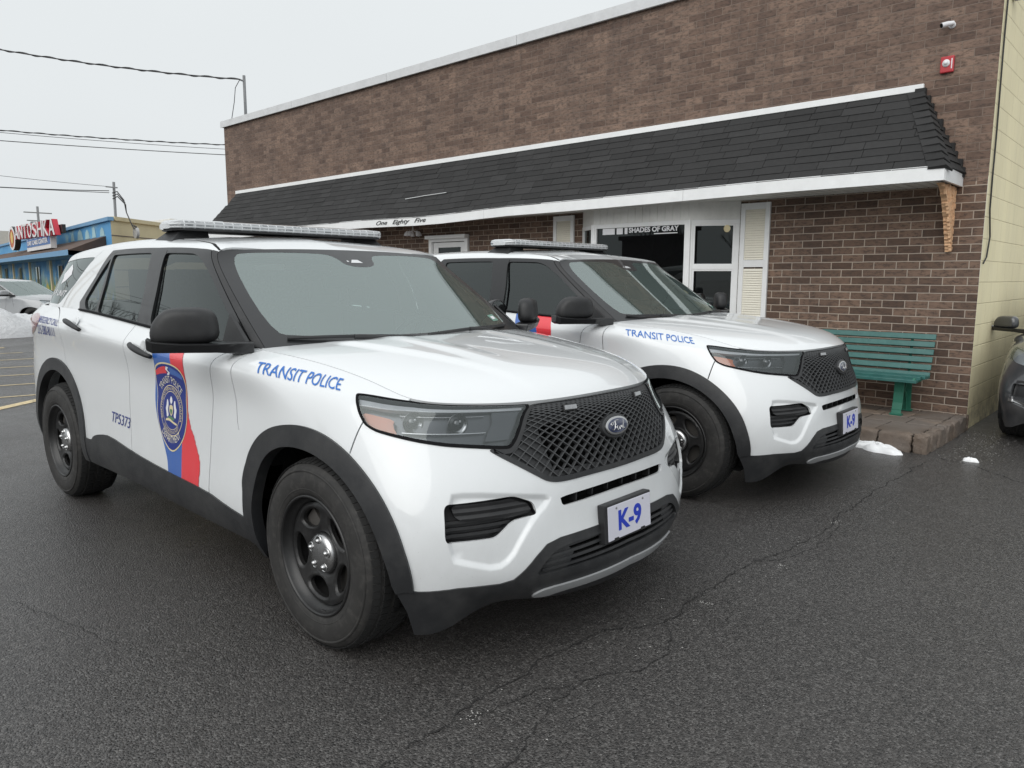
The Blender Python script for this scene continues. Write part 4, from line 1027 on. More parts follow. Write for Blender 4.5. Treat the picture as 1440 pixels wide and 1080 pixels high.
def windshield(root):
    ou=np.array([(-.8,0),(.8,0),(.8,.75),(-.8,.75)],float)
    inn=chaikin(np.array([(-.745,.11),(-.66,.075),(.66,.075),(.745,.11),(.735,.66),(.66,.715),(.20,.715),(.13,.685),(.10,.60),(-.10,.60),(-.13,.685),(-.20,.715),(-.66,.715),(-.735,.66)]),2)
    V,T=triangulate((-.8,.8,0,.75),[inn],.035)
    k=pip(V[T].mean(1),inn)
    ws=pmesh('windscreen',panel(CW,V,T[k],.004,.0,False),M['wind'],root)
    pmesh('windscreen_border',panel(CW,V,T[~k],.0045,.012,False),M['gloss'],ws)
    # sensor pod behind the glass
    P=wind_pt(np.array([0.]),np.array([.86]))[0]
    b=MB(); T_=Matrix.Translation((P[0]-.05,0,P[2]-.045)); b.box(-.05,.03,-.11,.11,-.03,.03,T=T_); b.obj('sensor_pod',M['trim'],ws,bev=.01)
    b=MB(); T_=Matrix.Translation((P[0]-.13,0,P[2]-.11)); b.box(-.02,.02,-.14,.14,-.035,.04,T=T_); b.obj('rear_view_mirror',M['trim'],ws,bev=.015)
    def on_glass(nm,pts,mat,off):
        V4,T4=poly_fill(np.array(pts,float),.03); pmesh(nm,panel(CW,V4,T4,off,0),M[mat],ws)
    on_glass('sensor_window',[(-.055,.635),(.03,.635),(.012,.662),(-.03,.662)],'drl',.0056)
    on_glass('sensor_window',[(-.075,.642),(-.063,.642),(-.063,.654),(-.075,.654)],'drl',.0056)
    on_glass('inspection_sticker',[(.585,.105),(.655,.105),(.655,.150),(.585,.150)],'sticker',.0050)
    on_glass('inspection_sticker',[(.600,.118),(.640,.118),(.640,.138),(.600,.138)],'wht',.0056)
    # cowl strip
    n=41; V=[];F=[]
    for i in range(n):
        a=-1+2*i/(n-1); Pw=wind_pt(np.array([a]),np.array([0.0]))[0]; ab=abs(a)
        C0=np.array([-.40,0,1.168]);C1=border(np.array([13.2]))[0]*[1,-1,1]
        H=np.array([C0[0]+(C1[0]-C0[0])*ab**2.2,C1[1]*a,C0[2]+(C1[2]-C0[2])*ab**2.6-.02])
        V+= [tuple(Pw+[-.03,0,-.004]),tuple((Pw+H)/2+[.0,0,-.03]),tuple(H+[.03,0,-.015])]
    for i in range(n-1):
        for k in range(2): F.append((i*3+k,i*3+k+1,i*3+k+4,i*3+k+3))
    add_mesh('cowl',V,F,M['trim'],root,smooth=True)
    # wipers
    def wip(a0,b0,a1,b1,lift_=.012):
        pts=[]
        for s in np.linspace(0,1,16):
            P=wind_pt(np.array([a0+(a1-a0)*s]),np.array([b0+(b1-b0)*s]))[0]; pts.append(tuple(P+np.array([.010,0,lift_+.010*math.sin(s*PI)])))
        return pts
    for (a0,b0,a1,b1,aa) in ((-.88,.085,-.10,.060,-.24),(-.04,.075,.80,.085,.60)):
        e=MB(); e.tube(wip(a0,b0,a1,b1,.010),.0085,6); w=e.obj('wiper_blade',M['trim'],root)
        e=MB(); e.tube(wip(aa,.0,(a0+a1)/2-.05,(b0+b1)/2,.018),[.018]*4+[.012]*12,8); e.obj('wiper_arm',M['trim'],w)
def interior(root):
    it=empty('cabin',(0,0,0)); it.parent=root
    b=MB(); b.box(-3.6,-.60,-.78,.78,.42,.48); b.box(-3.7,-3.6,-.70,.70,.45,1.2); b.box(-2.35,-2.30,-.72,.72,.48,1.50)
    b.obj('cabin_floor',M['liner'],it)
    # dashboard
    V=[];F=[];prof=[(-.50,1.07),(-.62,1.125),(-.80,1.115),(-.95,1.06),(-.98,.80),(-.60,.6)]
    for y in (-.80,-.4,0,.4,.80):
        for x,z in prof: V.append((x+.12*(1-(y/.8)**2)*(x>-.85),y,z))
    for i in range(4):
        for k in range(5): F.append((i*6+k,i*6+k+1,(i+1)*6+k+1,(i+1)*6+k))
    add_mesh('dashboard',V,F,M['dash'],it,smooth=True)
    def seat(y,x,nm='seat'):
        b=MB(); b.box(x-.25,x+.27,y-.26,y+.26,.55,.72); s=b.obj(nm,M['seatf'],it,bev=.05)
        b=MB(); T=Matrix.Translation((x-.26,y,.70))@Matrix.Rotation(-.28,4,'Y'); b.box(-.07,.07,-.24,.24,0,.58,T=T); b.obj('seat_back',M['seatf'],s,bev=.06)
        b=MB(); b.box(-.05,.05,-.13,.13,.60,.80,T=T); b.obj('headrest',M['seatf'],s,bev=.045)
    seat(.40,-1.55);seat(-.40,-1.55)
    b=MB(); b.box(-.74,-.60,-.33,-.12,1.135,1.142); b.obj('dash_paper',M['wht'],it)
    b=MB(); b.box(-1.98,-1.965,-.70,.70,.75,1.10); b.box(-1.975,-1.97,-.60,.60,1.1,1.5); b.obj('cage_panel',M['cage'],it)
    # steering wheel
    T=Matrix.Translation((-1.02,.40,1.05))@Matrix.Rotation(-1.15,4,'Y'); pts=[tuple(T@Vector((.185*math.cos(t),.185*math.sin(t),0))) for t in np.linspace(0,2*PI,33)]
    b=MB(); b.tube(pts,.014,8); b.box(-.18,.18,-.02,.02,-.01,.01,T=T); b.box(-.06,.06,-.07,.07,-.03,.015,T=T); b.tube([tuple(T@Vector((0,0,-.02))),tuple(T@Vector((0,0,-.35)))],.03,8); b.obj('steering_wheel',M['trim'],it)
    b=MB(); b.box(-.95,-.86,-.16,.14,1.08,1.28); b.obj('dash_computer',M['trim'],it,bev=.01)
    b=MB(); b.tube([(-1.95,-.72,1.0),(-1.95,-.72,1.5),(-1.95,-.6,1.56),(-1.95,.6,1.56),(-1.95,.72,1.5),(-1.95,.72,1.0)],.02,8); b.box(-1.96,-1.94,-.70,.70,1.05,1.12); b.obj('cage_bar',M['trim'],it)
def lightbar_mesh(root):
    lb=empty('light_bar',(0,0,0)); lb.parent=root
    X0=-1.81; n=40; V=[];F=[];mi=[]
    prof=[(-.140,.0),(-.148,.010),(-.148,.036),(-.135,.052),(-.09,.060),(.09,.060),(.135,.052),(.148,.036),(.148,.010),(.140,.0)]
    def shell(z0,k,name,mat,h0,h1,L):
        V=[];F=[];ys=np.linspace(-L,L,n)
        for y in ys:
            e=min(1,(L-abs(y))/.10); s=.45+.55*math.sqrt(max(0,1-(1-e)**2)); zz=1 if e>.35 else .55+.45*math.sqrt(max(0,1-(1-e/.35)**2))
            for x,z in prof: V.append((X0+x*s-.06*(abs(y)/L)**3*0,y,z0+(h0+(h1-h0)*z/.06)*(zz if z>0 else 1)))
        m=len(prof)
        for i in range(n-1):
            for j in range(m): F.append((i*m+j,i*m+(j+1)%m,(i+1)*m+(j+1)%m,(i+1)*m+j))
        F.append(tuple(range(m)));F.append(tuple((n-1)*m+j for j in range(m))[::-1])
        return add_mesh(name,V,F,mat,lb,smooth=False)
    shell(1.720,1,'lens_cover',M['tbar'],0.0,.050,.712)
    shell(1.709,1,'base_tray',M['trim'],0.0,.014,.70)
    for sg in (-1,1):
        b=MB(); b.add([(X0-.08,sg*.50,1.713),(X0+.07,sg*.50,1.713),(X0+.08,sg*.66,1.713),(X0-.08,sg*.66,1.713),(X0-.10,sg*.50,1.675),(X0+.09,sg*.50,1.675),(X0+.12,sg*.735,1.640),(X0-.16,sg*.735,1.640)],[(0,1,2,3),(7,6,5,4),(0,4,5,1),(1,5,6,2),(2,6,7,3),(3,7,4,0)])
        b.obj('mounting_foot',M['trim'],lb,bev=.004)
def decals(root):
    for mir in (False,True):
        def flipx(V): 
            if mir: V=V.copy();V[:,0]=1-V[:,0]
            return V
        def ff(F): return [tuple(f)[::-1] for f in F] if mir else F
        V,F=norm_text('TRANSIT POLICE',.006,.36); decal(root,'lettering',RU['TXT'],flipx(V),ff(F),M['txtblue'],mirror=mir)
        if not mir:
            V,F=norm_text('TP5373',.0,.05); decal(root,'fleet_number',RU['TP'],flipx(V),ff(F),M['navy'],mirror=mir)
        E=RU['EM']; q=lambda a,b:tuple(np.array(E[3])*(1-a)*(1-b)+np.array(E[2])*a*(1-b)+np.array(E[1])*a*b+np.array(E[0])*(1-a)*b)
        V,F=norm_text('EMERGENCY CALL',.01,.1); decal(root,'lettering',[q(0,.95),q(1,.95),q(1,.55),q(0,.55)],flipx(V),ff(F),M['navy'],mirror=mir)
        V,F=norm_text('215-580-8111',.0,.1); decal(root,'lettering',[q(.0,.4),q(.85,.4),q(.85,-.05),q(0,-.05)],flipx(V),ff(F),M['navy'],mirror=mir)
        b1=chaikin(CB.m([(10.66,10)]+RU['B1']+[(11.1,1.9)]),2,False);b2=chaikin(CB.m([(11.2,10)]+RU['B2']+[(11.5,1.9)]),2,False);b3=chaikin(CB.m([(11.6,10)]+RU['B3']+[(12.05,1.9)]),2,False)
        lo=lambda m: m[:,1]>np.interp(m[:,0],sct[:,0],sct[:,1])
        # torn-looking right edge low on the red band
        b3=resamp(b3,.012); jit=rng.uniform(-.006,.006,len(b3)); b3[:,0]+=np.where((b3[:,1]<5.0*CB.k)&(b3[:,1]>2.2*CB.k),jit,0)
        for A,B,mt in ((b1,b2,'blue'),(b2,b3,'red')):
            pol=np.r_[A,B[::-1]]; V,T=triangulate((pol[:,0].min()-.01,pol[:,0].max()+.01,pol[:,1].min()-.01,pol[:,1].max()+.01),[pol,resamp(np.r_[sct,[[sct[-1,0],-.1],[sct[0,0],-.1]]],.03)],.03); c=V[T].mean(1); T=T[pip(c,pol)&lo(c)]
            lift(root,'door_stripe_'+mt,V,T,M[mt],.0018,mir)
        shield(root,mir,flipx,ff)
        V,F=norm_text('K-9 UNIT',.01); V=flipx(V); A=[(8.72,.95),(8.05,.92),(7.90,.62),(8.70,.62)] if False else None
        q4=CG.m([(8.72,1.05),(7.45,.95),(7.55,.60),(8.80,.70)]); x=V[:,0:1];y=V[:,1:2]; m=q4[3]*(1-x)*(1-y)+q4[2]*x*(1-y)+q4[1]*x*y+q4[0]*(1-x)*y; lift(root,'window_lettering',m,[tuple(f)[::-1] for f in ff(F)],M['wht'],-.0015,mir,CG)
        kp=CG.m([(7.75,2.7),(7.55,2.3),(7.5,1.9),(7.8,1.55),(8.15,1.35),(8.1,1.7),(8.2,2.0),(7.95,2.35)]); Vk,Tk=poly_fill(kp,.03); lift(root,'window_emblem',Vk,[tuple(t)[::-1] if False else tuple(t) for t in Tk],M['wht'],-.0015,mir,CG)
def shield(root,mir,flipx,ff):
    sh=R_['SH']; P=CB.pos(sh); 
    cx=(P[:,0].max()+P[:,0].min())/2; 
    # design in metres: X along the car, Z up
    X0,X1=P[:,0].min(),P[:,0].max();Z0,Z1=P[:,2].min(),P[:,2].max();W_=X1-X0;H_=Z1-Z0
    def outline(k=1.,n=80):
        o=[]
        pts=[(-.5,.80),(-.44,.93),(-.25,.985),(0,1.0),(.25,.985),(.44,.93),(.5,.80),(.46,.62),(.50,.45),(.42,.24),(.24,.09),(0,0),(-.24,.09),(-.42,.24),(-.50,.45),(-.46,.62)]
        p=np.array(pts); p[:,1]-=.5; p=chaikin(p,2)*k; p[:,0]*=W_;p[:,1]*=H_; return p+np.array([cx,(Z0+Z1)/2])
    def put(name,poly_or_vf,mat,off,vf=False,par=None):
        if vf: V,F=poly_or_vf
        else: V,F=poly_fill(poly_or_vf,.03)
        if vf and mir: V=V.copy();V[:,0]=2*cx-V[:,0];F=[tuple(f)[::-1] for f in F]
        m=sidechart_xy(V[:,0],V[:,1]); return lift(root if par is None else par,name,m,F,M[mat],off,mir)
    s=put('shield_emblem',outline(),'gold',.0030)
    put('shield_field',outline(.965),'navy',.0036,par=s)
    zc=(Z0+Z1)/2
    def ell(cx_,cz,a,b,n=48): return np.array([(cx_+a*math.cos(2*PI*i/n),cz+b*math.sin(2*PI*i/n)) for i in range(n)])
    # top red / blue blocks
    up=outline(.93); top=np.array([p for p in up if p[1]>zc+.34*H_]); 
    def block(xa,xb): 
        xs=np.linspace(xa,xb,8); zt=zc+H_*(.455-.10*((xs-cx)/(W_/2))**2); zb=zc+H_*(.375-.06*((xs-cx)/(W_/2))**2)
        return np.r_[np.stack([xs,zt],1),np.stack([xs,zb],1)[::-1]]
    put('emblem_block',block(cx-.43*W_,cx-.05*W_),'red',.0042,par=s)
    put('emblem_block',block(cx+.05*W_,cx+.43*W_),'blue',.0042,par=s)
    p=np.array([(-.055,.36),(.02,.36),(.06,.39),(.0,.42),(.055,.45),(-.02,.455),(-.06,.42),(.005,.39)])*[W_,H_]+[cx,zc]
    put('emblem_sign',p,'wht',.0048,par=s)
    rc=(cx,zc-.03*H_); ra=.36*W_
    for a,mt,o in ((1.0,'gold',.0042),(.965,'navy',.0046),(.76,'gold',.0050),(.735,'navy',.0054)):
        put('emblem_ring',ell(rc[0],rc[1],ra*a,ra*a*1.0),mt,o,par=s)
    def arc_text(t,r,a0,a1,h,mat,inv=False,bold=0):
        V,F=norm_text(t,bold); 
        if not inv: ang=a0+(a1-a0)*V[:,0]; rr=r+h*V[:,1]
        else: ang=a0+(a1-a0)*V[:,0]; rr=r-h*V[:,1]
        X=rc[0]+rr*np.cos(ang);Z=rc[1]+rr*np.sin(ang)
        put('emblem_lettering',(np.stack([X,Z],1),F),mat,.0060,True,par=s)
    R=math.radians
    arc_text('TRANSIT POLICE',ra*1.09,R(140),R(40),.036,'palegold')
    arc_text('DEPARTMENT',ra*1.27,R(228),R(312),.034,'palegold',True)
    arc_text('SOUTHEASTERN PENNSYLVANIA',ra*.80,R(205),R(-25),.017,'gold')
    arc_text('TRANSPORTATION AUTHORITY',ra*.92,R(222),R(318),.016,'gold',True)
    # crest: shield between two rearing supporters over a ribbon
    def blob(pts,mt,o=.0060): put('emblem_crest',chaikin(np.array(pts)*ra+np.array(rc),2),mt,o,par=s)
    blob([(-.16,.22),(.16,.22),(.17,-.05),(0,-.26),(-.17,-.05)],'gold'); blob([(-.11,.06),(.11,.06),(.09,-.06),(0,-.18),(-.09,-.06)],'crestgreen',.0066)
    blob([(-.05,.26),(.05,.26),(.14,.42),(.0,.60),(-.12,.40)],'wht')
    for k in (-1,1):
        blob([(k*.20,-.22),(k*.30,.0),(k*.22,.20),(k*.28,.42),(k*.38,.40),(k*.40,.20),(k*.50,.05),(k*.42,-.10),(k*.40,-.30)],'wht')
    blob([(-.5,-.36),(-.2,-.30),(.2,-.42),(.52,-.46),(.50,-.54),(.2,-.50),(-.2,-.40),(-.48,-.45)],'gold'); blob([(-.3,-.26),(0,-.22),(.3,-.30),(.25,-.38),(-.25,-.34)],'crestgreen')
M['palegold']=simple('pale print',(.74,.70,.58),.4,var=.03)
M['lamplens']=simple('small lamp lens',(.30,.31,.32),.2,coat=1,vs=90,var=.5)
M['sticker']=simple('green sticker',(.16,.30,.24),.4)
M['dash']=simple('dashboard grey',(.10,.104,.108),.7); M['cage']=simple('cage mesh',(.34,.35,.36),.6,vs=60,var=.5)
M['seatf']=simple('seat fabric',(.26,.26,.27),.85)
M['crestgreen']=simple('crest green',(.10,.22,.12),.5)
GP='white transit police SUVs parked side by side'
car=police_car(); 
tag(car,'nearer white transit police SUV, number TP5373 on its door, roof light bar','police SUV',GP)
def copy_tree(o,par=None,dep=0):
    c=o.copy(); COL.objects.link(c)
    if par is not None: c.parent=par
    for ch in KIDS.get(o,[]): copy_tree(ch,c)
    return c
KIDS={}
for o in list(bpy.data.objects):
    if o.parent: KIDS.setdefault(o.parent,[]).append(o)
car2=copy_tree(car); car2.location=(-.055,2.76,0); car2.rotation_euler=(0,0,math.radians(1.05))
tag(car2,'farther white transit police SUV, between the nearer one and the brick building','police SUV',GP)
# ------------------------------------------------------------------ brick building
def brickmat(name,low):
    m,nt,b=newmat(name); v=objvec(nt)
    sp=nt.nodes.new('ShaderNodeSeparateXYZ'); nt.links.new(v,sp.inputs[0]); cb=nt.nodes.new('ShaderNodeCombineXYZ')
    ad=nt.nodes.new('ShaderNodeMath'); ad.operation='ADD'; nt.links.new(sp.outputs[0],ad.inputs[0]); nt.links.new(sp.outputs[1],ad.inputs[1])
    nt.links.new(ad.outputs[0],cb.inputs[0]); nt.links.new(sp.outputs[2],cb.inputs[1])
    # hand-laid wobble
    wn=nt.nodes.new('ShaderNodeTexNoise'); wn.inputs['Scale'].default_value=7; nt.links.new(cb.outputs[0],wn.inputs['Vector'])
    wv=nt.nodes.new('ShaderNodeVectorMath'); wv.operation='MULTIPLY_ADD'; nt.links.new(wn.outputs['Color'],wv.inputs[0]); wv.inputs[1].default_value=(.008,.006,0); nt.links.new(cb.outputs[0],wv.inputs[2])
    vec=wv.outputs[0]
    def br(c1,c2,mo,ms,bias=0):
        t=nt.nodes.new('ShaderNodeTexBrick'); t.inputs['Scale'].default_value=1; t.inputs['Brick Width'].default_value=.213; t.inputs['Row Height'].default_value=.0775
        t.inputs['Mortar Size'].default_value=ms; t.inputs['Mortar Smooth'].default_value=.25; t.inputs['Bias'].default_value=bias
        t.inputs['Color1'].default_value=c4(c1);t.inputs['Color2'].default_value=c4(c2);t.inputs['Mortar'].default_value=c4(mo); nt.links.new(vec,t.inputs['Vector']); return t
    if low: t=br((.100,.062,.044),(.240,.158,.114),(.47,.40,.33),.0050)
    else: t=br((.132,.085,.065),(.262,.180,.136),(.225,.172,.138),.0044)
    # second brick layer at the same joints picks a few odd dark / pale bricks
    t2=br((0,0,0),(1,1,1),(0,0,0),.004,0); odd=ramp(nt,t2.outputs['Color'],.80,.86) 
    c=mixc(nt,0.0,t.outputs['Color'],(.05,.04,.038))
    # scuffed dark edges inside every brick
    e=ramp(nt,noise(nt,1.0,6,.75,mapv(nt,vec,(15,36,1))),.47,.62)
    ea=nt.nodes.new('ShaderNodeMath');ea.operation='MULTIPLY';nt.links.new(e,ea.inputs[0]);ea.inputs[1].default_value=.85
    inv=nt.nodes.new('ShaderNodeMath');inv.operation='SUBTRACT';inv.inputs[0].default_value=1;nt.links.new(t.outputs['Fac'],inv.inputs[1])
    eb=nt.nodes.new('ShaderNodeMath');eb.operation='MULTIPLY';nt.links.new(ea.outputs[0],eb.inputs[0]);nt.links.new(inv.outputs[0],eb.inputs[1])
    c=mixc(nt,eb.outputs[0],c,(.064,.045,.036))
    l=ramp(nt,noise(nt,1.0,5,.7,mapv(nt,vec,(18,40,1),loc=(3,8,0))),.58,.80)
    la=nt.nodes.new('ShaderNodeMath');la.operation='MULTIPLY';nt.links.new(l,la.inputs[0]);la.inputs[1].default_value=.42
    c=mixc(nt,la.outputs[0],c,(.26,.19,.155))
    # big weather patches and vertical streaks
    s=ramp(nt,noise(nt,1.1,5,.7,mapv(nt,vec,(1.4,.5,1))),.35,.7,(.80,.80,.82),(1.12,1.09,1.06)); c=mixc(nt,1.0,c,s,'MULTIPLY')
    if not low:
        d=ramp(nt,noise(nt,1.0,4,.6,mapv(nt,vec,(1.1,3.3,1),loc=(5,2,0))),.66,.74); da=nt.nodes.new('ShaderNodeMath');da.operation='MULTIPLY';nt.links.new(d,da.inputs[0]);da.inputs[1].default_value=.45
        c=mixc(nt,da.outputs[0],c,(.050,.045,.050))
    rn=ramp(nt,noise(nt,1.0,4,.65,mapv(nt,vec,(5.5,.35,1))),.52,.72); ra=nt.nodes.new('ShaderNodeMath');ra.operation='MULTIPLY';nt.links.new(rn,ra.inputs[0]);ra.inputs[1].default_value=.28 if not low else .12
    c=mixc(nt,ra.outputs[0],c,(.055,.045,.042))
    nt.links.new(c,b.inputs['Base Color']); b.inputs['Roughness'].default_value=.82
    hb=nt.nodes.new('ShaderNodeMath');hb.operation='MULTIPLY_ADD';nt.links.new(noise(nt,55,5,.7,vec),hb.inputs[0]);hb.inputs[1].default_value=.35;nt.links.new(inv.outputs[0],hb.inputs[2])
    bump(nt,b,hb.outputs[0],.8,.008); return m
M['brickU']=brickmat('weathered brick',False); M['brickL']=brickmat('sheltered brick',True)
M['cap']=simple('pale metal coping',(.66,.67,.68),.5,dirt=.25)
M['wtrim']=simple('white painted trim',(.86,.87,.87),.5,var=.06,dirt=.12)
M['soffit']=simple('white vinyl soffit',(.84,.85,.83),.55,var=.05,dirt=.15)
M['cream']=simple('cream shutter',(.86,.83,.73),.55,var=.05)
M['siding']=simple('grey white siding',(.80,.80,.77),.6,var=.08,dirt=.2)
for i,k in enumerate((.020,.025,.031)): M['sh%d'%i]=simple('roof shingle',(k*1.0,k*.99,k*1.0),.85,var=.25,vs=14,bs=.6,bscale=240)
def yellowmat():
    m,nt,b=newmat('cream painted block'); v=objvec(nt)
    sp=nt.nodes.new('ShaderNodeSeparateXYZ'); nt.links.new(v,sp.inputs[0]); cb=nt.nodes.new('ShaderNodeCombineXYZ'); nt.links.new(sp.outputs[1],cb.inputs[0]); nt.links.new(sp.outputs[2],cb.inputs[1])
    t=nt.nodes.new('ShaderNodeTexBrick'); t.inputs['Scale'].default_value=1; t.inputs['Brick Width'].default_value=.406; t.inputs['Row Height'].default_value=.203; t.inputs['Mortar Size'].default_value=.006; t.inputs['Mortar Smooth'].default_value=.6
    t.inputs['Color1'].default_value=(.92,.83,.55,1);t.inputs['Color2'].default_value=(.94,.85,.57,1);t.inputs['Mortar'].default_value=(.80,.71,.46,1); nt.links.new(cb.outputs[0],t.inputs['Vector'])
    lo=nt.nodes.new('ShaderNodeMapRange'); lo.inputs[1].default_value=.0; lo.inputs[2].default_value=.45; lo.inputs[3].default_value=.75; lo.inputs[4].default_value=0; nt.links.new(sp.outputs[2],lo.inputs[0])
    f=ramp(nt,noise(nt,6,6,.75,v),.42,.62); a=nt.nodes.new('ShaderNodeMath');a.operation='MULTIPLY';nt.links.new(f,a.inputs[0]);nt.links.new(lo.outputs[0],a.inputs[1])
    c=mixc(nt,a.outputs[0],t.outputs['Color'],(.22,.19,.13)); g=ramp(nt,noise(nt,1.3,5,.7,mapv(nt,v,(1,1,.4))),.3,.7,(.88,.88,.88),(1.04,1.04,1.03)); c=mixc(nt,1.0,c,g,'MULTIPLY')
    nt.links.new(c,b.inputs['Base Color']); b.inputs['Roughness'].default_value=.75
    h=nt.nodes.new('ShaderNodeMath');h.operation='MULTIPLY_ADD';nt.links.new(noise(nt,90,4,.7,v),h.inputs[0]);h.inputs[1].default_value=.25
    iv=nt.nodes.new('ShaderNodeMath');iv.operation='SUBTRACT';iv.inputs[0].default_value=1;nt.links.new(t.outputs['Fac'],iv.inputs[1]);nt.links.new(iv.outputs[0],h.inputs[2]); bump(nt,b,h.outputs[0],.7,.008)
    return m
M['yellow']=yellowmat()
YW=5.70; XL=-13.75; XRt=.885
bld=empty('brick_building',(-6.4,YW,0)); tag(bld,'long low brown brick building with black shingled canopy, behind both SUVs','building')
OB=(6.4,-YW,0)   # parts keep world coordinates
def bobj(b,name,mat,par=None,**k):
    o=b.obj(name,mat,par if par is not None else bld,**k)
    if par is None: o.location=OB
    return o
xs=[XL,-6.96,-6.01,-3.80,-1.54,XRt]; 
b=MB()
def quad(b,x0,x1,z0,z1,mi): b.add([(x0,YW,z0),(x1,YW,z0),(x1,YW,z1),(x0,YW,z1)],[(0,1,2,3)],mi)
quad(b,XL,XRt,2.36,4.70,0)
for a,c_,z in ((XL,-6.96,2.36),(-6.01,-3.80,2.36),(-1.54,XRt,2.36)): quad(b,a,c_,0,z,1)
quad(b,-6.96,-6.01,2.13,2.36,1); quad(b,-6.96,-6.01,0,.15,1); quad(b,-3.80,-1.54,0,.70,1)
# end returns (left end brick, reveals)
b.add([(XL,YW,0),(XL,YW+16,0),(XL,YW+16,4.70),(XL,YW,4.70)],[(0,3,2,1)],0)
b.add([(-6.96,YW,.15),(-6.96,YW+.2,.15),(-6.96,YW+.2,2.13),(-6.96,YW,2.13)],[(0,1,2,3)],1); b.add([(-6.01,YW,.15),(-6.01,YW+.2,.15),(-6.01,YW+.2,2.13),(-6.01,YW,2.13)],[(3,2,1,0)],1)
b.add([(-6.96,YW,2.13),(-6.01,YW,2.13),(-6.01,YW+.2,2.13),(-6.96,YW+.2,2.13)],[(0,1,2,3)],1)
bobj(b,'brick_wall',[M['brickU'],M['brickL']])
b=MB(); b.add([(XRt,YW+.006,0),(XRt,YW+22,0),(XRt,YW+22,4.72),(XRt,YW+.006,4.72)],[(0,1,2,3)]); bobj(b,'block_side_wall',M['yellow'])
b=MB(); b.add([(XL,YW,4.74),(XRt,YW,4.74),(XRt,YW+22,4.74),(XL,YW+16,4.74)],[(0,1,2,3)]); bobj(b,'flat_roof',M['cap'])
# coping in lengths with a small joint
for i in range(5):
    x0=XL-.05+i*2.94; b=MB(); b.box(x0,x0+2.934,YW-.05,YW+.25,4.70,4.725+.10); b.box(x0,x0+2.934,YW-.058,YW-.05,4.69,4.825); bobj(b,'coping',M['cap'],bev=.004)
b=MB(); b.box(XL-.055,XL+.2,YW+.26,YW+16,4.70,4.82); bobj(b,'coping',M['cap'])
b=MB(); b.box(XRt-.2,XRt+.05,YW+.26,YW+22,4.72,4.82); bobj(b,'coping',M['cap'])
# ---- canopy
can=None
def drop(x): return np.interp(x,[-13.9,-9,-7.8,-6.5,-5.9,-4.6,-3.5,-2.5,-.9,.7],[.07,.07,.06,.08,.075,.035,.03,.02,.0,0])
YF=5.03;ZT=3.25;ZB=2.44;NC=10
XTL,XTR=-13.25,.27;XBL,XBR=-13.72,.67
def cp(x,f,out=0.):
    """point on the canopy slope; f 0 top .. 1 bottom"""
    xx=x; n=np.array([0,-.77,.64]); p=np.array([xx,YW-.02+(YF-YW+.02)*f,ZT+(ZB-ZT)*f-drop(x)*f]); return tuple(p+n*out)
b=MB(); r=random.Random(3)
for k in range(NC):
    f0=k/NC;f1=(k+1)/NC+.012
    xl=XTL+(XBL-XTL)*(f0+f1)/2;xr=XTR+(XBR-XTR)*(f0+f1)/2-.06
    x=xl-r.random()*.3
    while x<xr:
        w=.325+r.uniform(-.012,.012); a=max(x,xl)+.002;e=min(x+w,xr)-.003
        if e-a>.03:
            o0=.003;o1=.0095+r.uniform(-.002,.003); j=r.uniform(-.006,.006) if k<NC-1 else 0
            q=[cp(a,f0,o0),cp(e,f0,o0),cp(e,min(1.02,f1)+j,o1),cp(a,min(1.02,f1)+j,o1)]; lo=[cp(a,f0,-.01),cp(e,f0,-.01),cp(e,min(1.02,f1)+j,-.01),cp(a,min(1.02,f1)+j,-.01)]
            b.add(q+lo,[(3,2,1,0),(3,7,6,2),(0,4,7,3),(2,6,5,1)],r.choice([0,1,1,1,2]) )
        x+=w
shm=[M['sh0'],M['sh1'],M['sh2']]
# right hip: small triangular slope facing the side
HT=(XTR,YW-.02,ZT);HF=(XBR,YF,ZB);HB=(XBR+.02,YW-.005,ZB)
for k in range(NC):
    f0=k/NC;f1=(k+1)/NC+.01
    def hp(f,s,o): 
        A=np.array(HT)+(np.array(HF)-HT)*f;B=np.array(HT)+(np.array(HB)-HT)*f; return tuple(A+(B-A)*s+np.array([.87*o,0,.5*o]))
    n=max(1,int(k/3)+1)
    for j in range(n):
        s0=j/n;s1=(j+1)/n; b.add([hp(f0,s0,.003),hp(f0,s1,.003),hp(min(1.01,f1),s1,.015),hp(min(1.01,f1),s0,.015),hp(min(1.01,f1),s1,-.01),hp(min(1.01,f1),s0,-.01)],[(0,3,2,1)[::-1],(3,5,4,2)],r.choice([0,1,1,2]))
cnp=bobj(b,'shingled_canopy',shm)
b=MB()
for A,B,nm in ((HT,HF,0),):
    for k in range(NC+1):
        f0=k/(NC+1)-.01;f1=(k+1)/(NC+1)+.035; o=.018
        P0=np.array(A)+(np.array(B)-A)*f0;P1=np.array(A)+(np.array(B)-A)*min(1.03,f1)
        l=np.array([-.14,-.0,.0]);rr=np.array([.03,.13,-.02]); up0=np.array([.3,-.45,.6])*.014;up1=np.array([.3,-.45,.6])*.045
        b.add([tuple(P0+up0),tuple(P1+up1),tuple(P1+l+np.array([0,-.0,.0])+up1*.6),tuple(P0+l+up0),tuple(P0+rr+up0*.5),tuple(P1+rr+up1*.5),tuple(P1),tuple(P1+l),tuple(P1+rr)],[(0,3,2,1),(0,1,5,4),(1,2,7,6),(5,1,6,8)],r.choice([0,1,2]))
hc=bobj(b,'hip_cap',shm,cnp)
